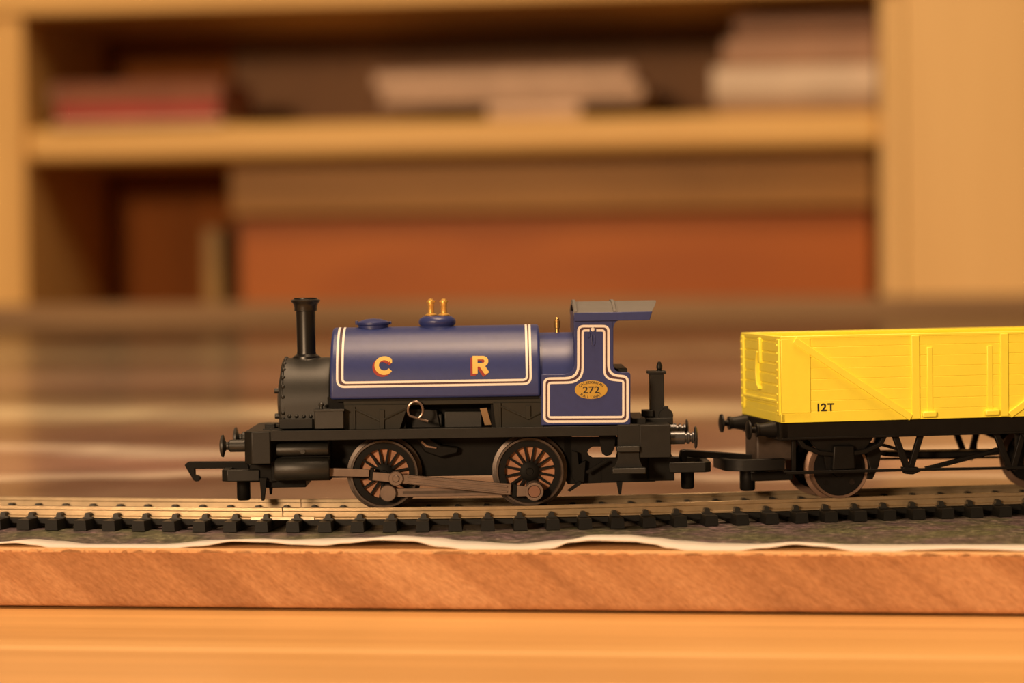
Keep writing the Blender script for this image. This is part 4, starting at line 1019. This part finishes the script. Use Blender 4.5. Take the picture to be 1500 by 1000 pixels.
# reddish chest in the lower bay
VC = 70
xc0 = bat(337, 380, VC)[0]; wct = bat(690, 236, VC)[1]; wcl = bat(690, 312, VC)[1]
xc1 = xR0 - 6
REDW = wood('chest_wood', (0.35, 0.088, 0.008), (0.45, 0.128, 0.013), (3, 30, 12), 0.5, 7)
TANW = wood('chest_lid_wood', (0.30, 0.145, 0.030), (0.38, 0.19, 0.045), (3, 30, 12), 0.5, 8)
chest = empty('wooden_chest', BK.M, 'reddish orange wooden chest with a tan lid on the lower shelf of the bookcase', 'chest')
MB().box(xc0 + 3, xc1 - 2, VC + 34, 280, wLow + 1, wcl).build('chest_body', REDW, chest, 2)
MB().box(xc0, xc1, VC, 284, wcl + 0.5, min(wct, wSh0 - 3)).build('chest_lid', TANW, chest, 3)
def book(x0, x1, y0, y1, v0, depth, cover, pages, label, spine='right', name='book', wbase=None, group='books lying on the shelf'):
    """a closed book lying flat: two boards, a rounded spine and the page block; fore-edge towards the room"""
    u0, u1, w0, w1 = BK.rect(x0, y0, x1, y1, v0)
    if wbase is not None: w0 = wbase
    b_ = empty(name, BK.M @ Matrix.Translation((u0, v0, w0)), label, 'book', group)
    W, H = u1 - u0, w1 - w0; t = min(3.0, H * 0.12)
    cm = mat('cover_' + '_'.join('%d' % int(c * 100) for c in cover), cover, 0.5, var=0.1, vscale=20)
    pm = mat('pages_' + '_'.join('%d' % int(c * 100) for c in pages), pages, 0.8, var=0.12, vscale=60)
    MB().box(0, W, 0, depth, 0, t).build('cover', cm, b_, 0.6)
    MB().box(0, W, 0, depth, H - t, H).build('cover', cm, b_, 0.6)
    if spine == 'front':
        pts = [(0, 0), (0, H), (-H * 0.08, H * 0.8), (-H * 0.13, H * 0.5), (-H * 0.08, H * 0.2)]
        MB().prism(pts, 0, W, 'u').build('spine', cm, b_)
        MB().box(3, W - 3, 2, depth - 3, t, H - t).build('page_block', pm, b_)
    else:
        s0 = W if spine == 'right' else 0; sg = 1 if spine == 'right' else -1
        pts = [(s0, 0), (s0 + sg * H * 0.18, H * 0.12), (s0 + sg * H * 0.3, H * 0.35), (s0 + sg * H * 0.3, H * 0.65), (s0 + sg * H * 0.18, H * 0.88), (s0, H), (s0 - sg * 2, H), (s0 - sg * 2, 0)]
        MB().prism(pts, 0, depth, 'v').build('spine', cm, b_, 0.8)
        MB().box(2, W - 2, 3, depth - 3, t, H - t).build('page_block', pm, b_)
    return w0 + H
ws = wSh1 + 0.2
a = book(78, 326, 176, 192, -4, 170, (0.60, 0.45, 0.30), (0.62, 0.46, 0.32), 'pale flat book at the bottom of the pile with the red book', 'front', wbase=ws)
a = book(84, 320, 152, 176, 30, 150, (0.36, 0.028, 0.022), (0.5, 0.3, 0.2), 'red book between a pale and a brown one on the shelf', 'front', wbase=a + 0.1)
a = book(80, 326, 119, 150, 34, 140, (0.20, 0.075, 0.035), (0.26, 0.10, 0.055), 'brown book topping the pile with the red book', 'left', wbase=a + 0.1)
a = book(715, 850, 150, 172, 40, 130, (0.56, 0.40, 0.28), (0.58, 0.42, 0.31), 'small cream book under the two long beige books', 'front', wbase=ws)
a = book(556, 934, 125, 149, 34, 190, (0.52, 0.36, 0.25), (0.52, 0.37, 0.27), 'long beige book with rounded spine lying on the small cream book', 'right', wbase=a + 0.1)
a = book(545, 922, 101, 124, 36, 180, (0.40, 0.25, 0.17), (0.58, 0.42, 0.31), 'pinkish long book topping the beige pile in the middle of the shelf', 'right', wbase=a + 0.1)
a = book(1052, 1283, 147, 172, 30, 170, (0.36, 0.20, 0.10), (0.40, 0.24, 0.14), 'tan book at the bottom of the tall pile beside the cupboard', 'front', wbase=ws)
a = book(1044, 1284, 97, 143, 24, 180, (0.62, 0.50, 0.38), (0.62, 0.5, 0.38), 'thick white book in the tall pile beside the cupboard', 'front', wbase=a + 0.1)
a = book(1060, 1284, 57, 92, 34, 170, (0.34, 0.185, 0.105), (0.32, 0.19, 0.12), 'pinkish brown book lying on the thick white book', 'front', wbase=a + 0.1)
a = book(1076, 1284, 20, 55, 40, 160, (0.21, 0.10, 0.050), (0.2, 0.11, 0.07), 'dark brown book topping the tall pile beside the cupboard', 'front', wbase=a + 0.1)
# a slim olive book standing in the lower bay
u0_, u1_, _, w1_ = BK.rect(300, 335, 324, 470, 150)
ob = empty('book', BK.M @ Matrix.Translation((u0_, 150, wLow + 0.3)), 'slim olive green book standing upright next to the reddish chest', 'book')
OL = mat('olive_cover', (0.30, 0.17, 0.025), 0.5, var=0.1)
MB().box(0, 2, 0, 60, 0, w1_ - wLow).build('cover', OL, ob, 0.4)
MB().box(u1_ - u0_ - 2, u1_ - u0_, 0, 60, 0, w1_ - wLow).build('cover', OL, ob, 0.4)
MB().box(0, u1_ - u0_, -2, 0.5, 0, w1_ - wLow).build('spine', OL, ob, 0.6)
MB().box(2, u1_ - u0_ - 2, 1, 57, 3, w1_ - wLow - 3).build('page_block', mat('olive_pages', (0.6, 0.5, 0.35), 0.8), ob)
# cupboard
cu = empty('cupboard', BK.M, 'tall light wooden cupboard beside the bookcase', 'cupboard')
cx0 = xR1 + 3; cx1 = cx0 + 520
MB().box(cx0, cx1, 18, 400, 0, 1480).build('carcass', LIGHTW, cu, 2)
dr = MB().box(cx0 + 1, cx0 + 258, -2, 17, 40, 1470).build('door', LIGHTW, cu, 2)
dr2 = MB().box(cx0 + 261, cx1 - 1, -2, 17, 40, 1470).build('door', LIGHTW, cu, 2)
for u, d_ in ((cx0 + 235, dr), (cx0 + 284, dr2)):
    MB().lathe([(0, -32), (11, -30), (14, -22), (8, -12), (7, -2)], (u, 0, 620), 'v', 20).build('knob', LIGHTW, d_)
# ------------------------------------------------------------------ bodies of the ceiling lamp and of the two added fill lights, all unseen
for q, lb in ((LAMP, 'round white ceiling lamp above the table'), (FILL_BOOKCASE, 'added round white lamp body for the unseen bookcase fill light')):
    lp = empty('ceiling_or_fill_lamp', Matrix.Translation(Vector(q) * 1000 + Vector((0, 0, 10))), lb, 'lamp')
    MB().lathe([(0, 230), (60, 230), (60, 210), (12, 200), (12, 60), (200, 50), (225, 10), (218, 8), (195, 44), (12, 52), (0, 52)], (0, 0, 0), 'w', 40).build('lamp_shade', mat('lamp_white', (0.85, 0.82, 0.78), 0.6), lp)
fl_p = empty('fill_lamp_body', Matrix.Translation((FILL_CAMSIDE[0] * 1000, FILL_CAMSIDE[1] * 1000, 0)), 'added standing lamp body for the unseen fill light behind the camera', 'lamp')
MB().lathe([(0, 0), (170, 0), (170, 18), (30, 34), (0, 34)], (0, 0, 0), 'w', 32).build('base', mat('lamp_metal', (0.2, 0.18, 0.16), 0.4, 0.8), fl_p)
MB().lathe([(12, 30), (12, 1310)], (-40, -120, 0), 'w', 16).build('pole', MATS['lamp_metal'], fl_p)
MB().tube([(0, 0, 25), (-40, -120, 40)], 14).build('foot_arm', MATS['lamp_metal'], fl_p)
MB().lathe([(40, 2110), (340, 2060), (336, 2056), (40, 2104)], (0, 0, 0), 'w', 40).build('lamp_shade', MATS['lamp_white'], fl_p)
MB().lathe([(8, 1300), (8, 2106)], (-40, -120, 0), 'w', 12).build('stem', MATS['lamp_metal'], fl_p)
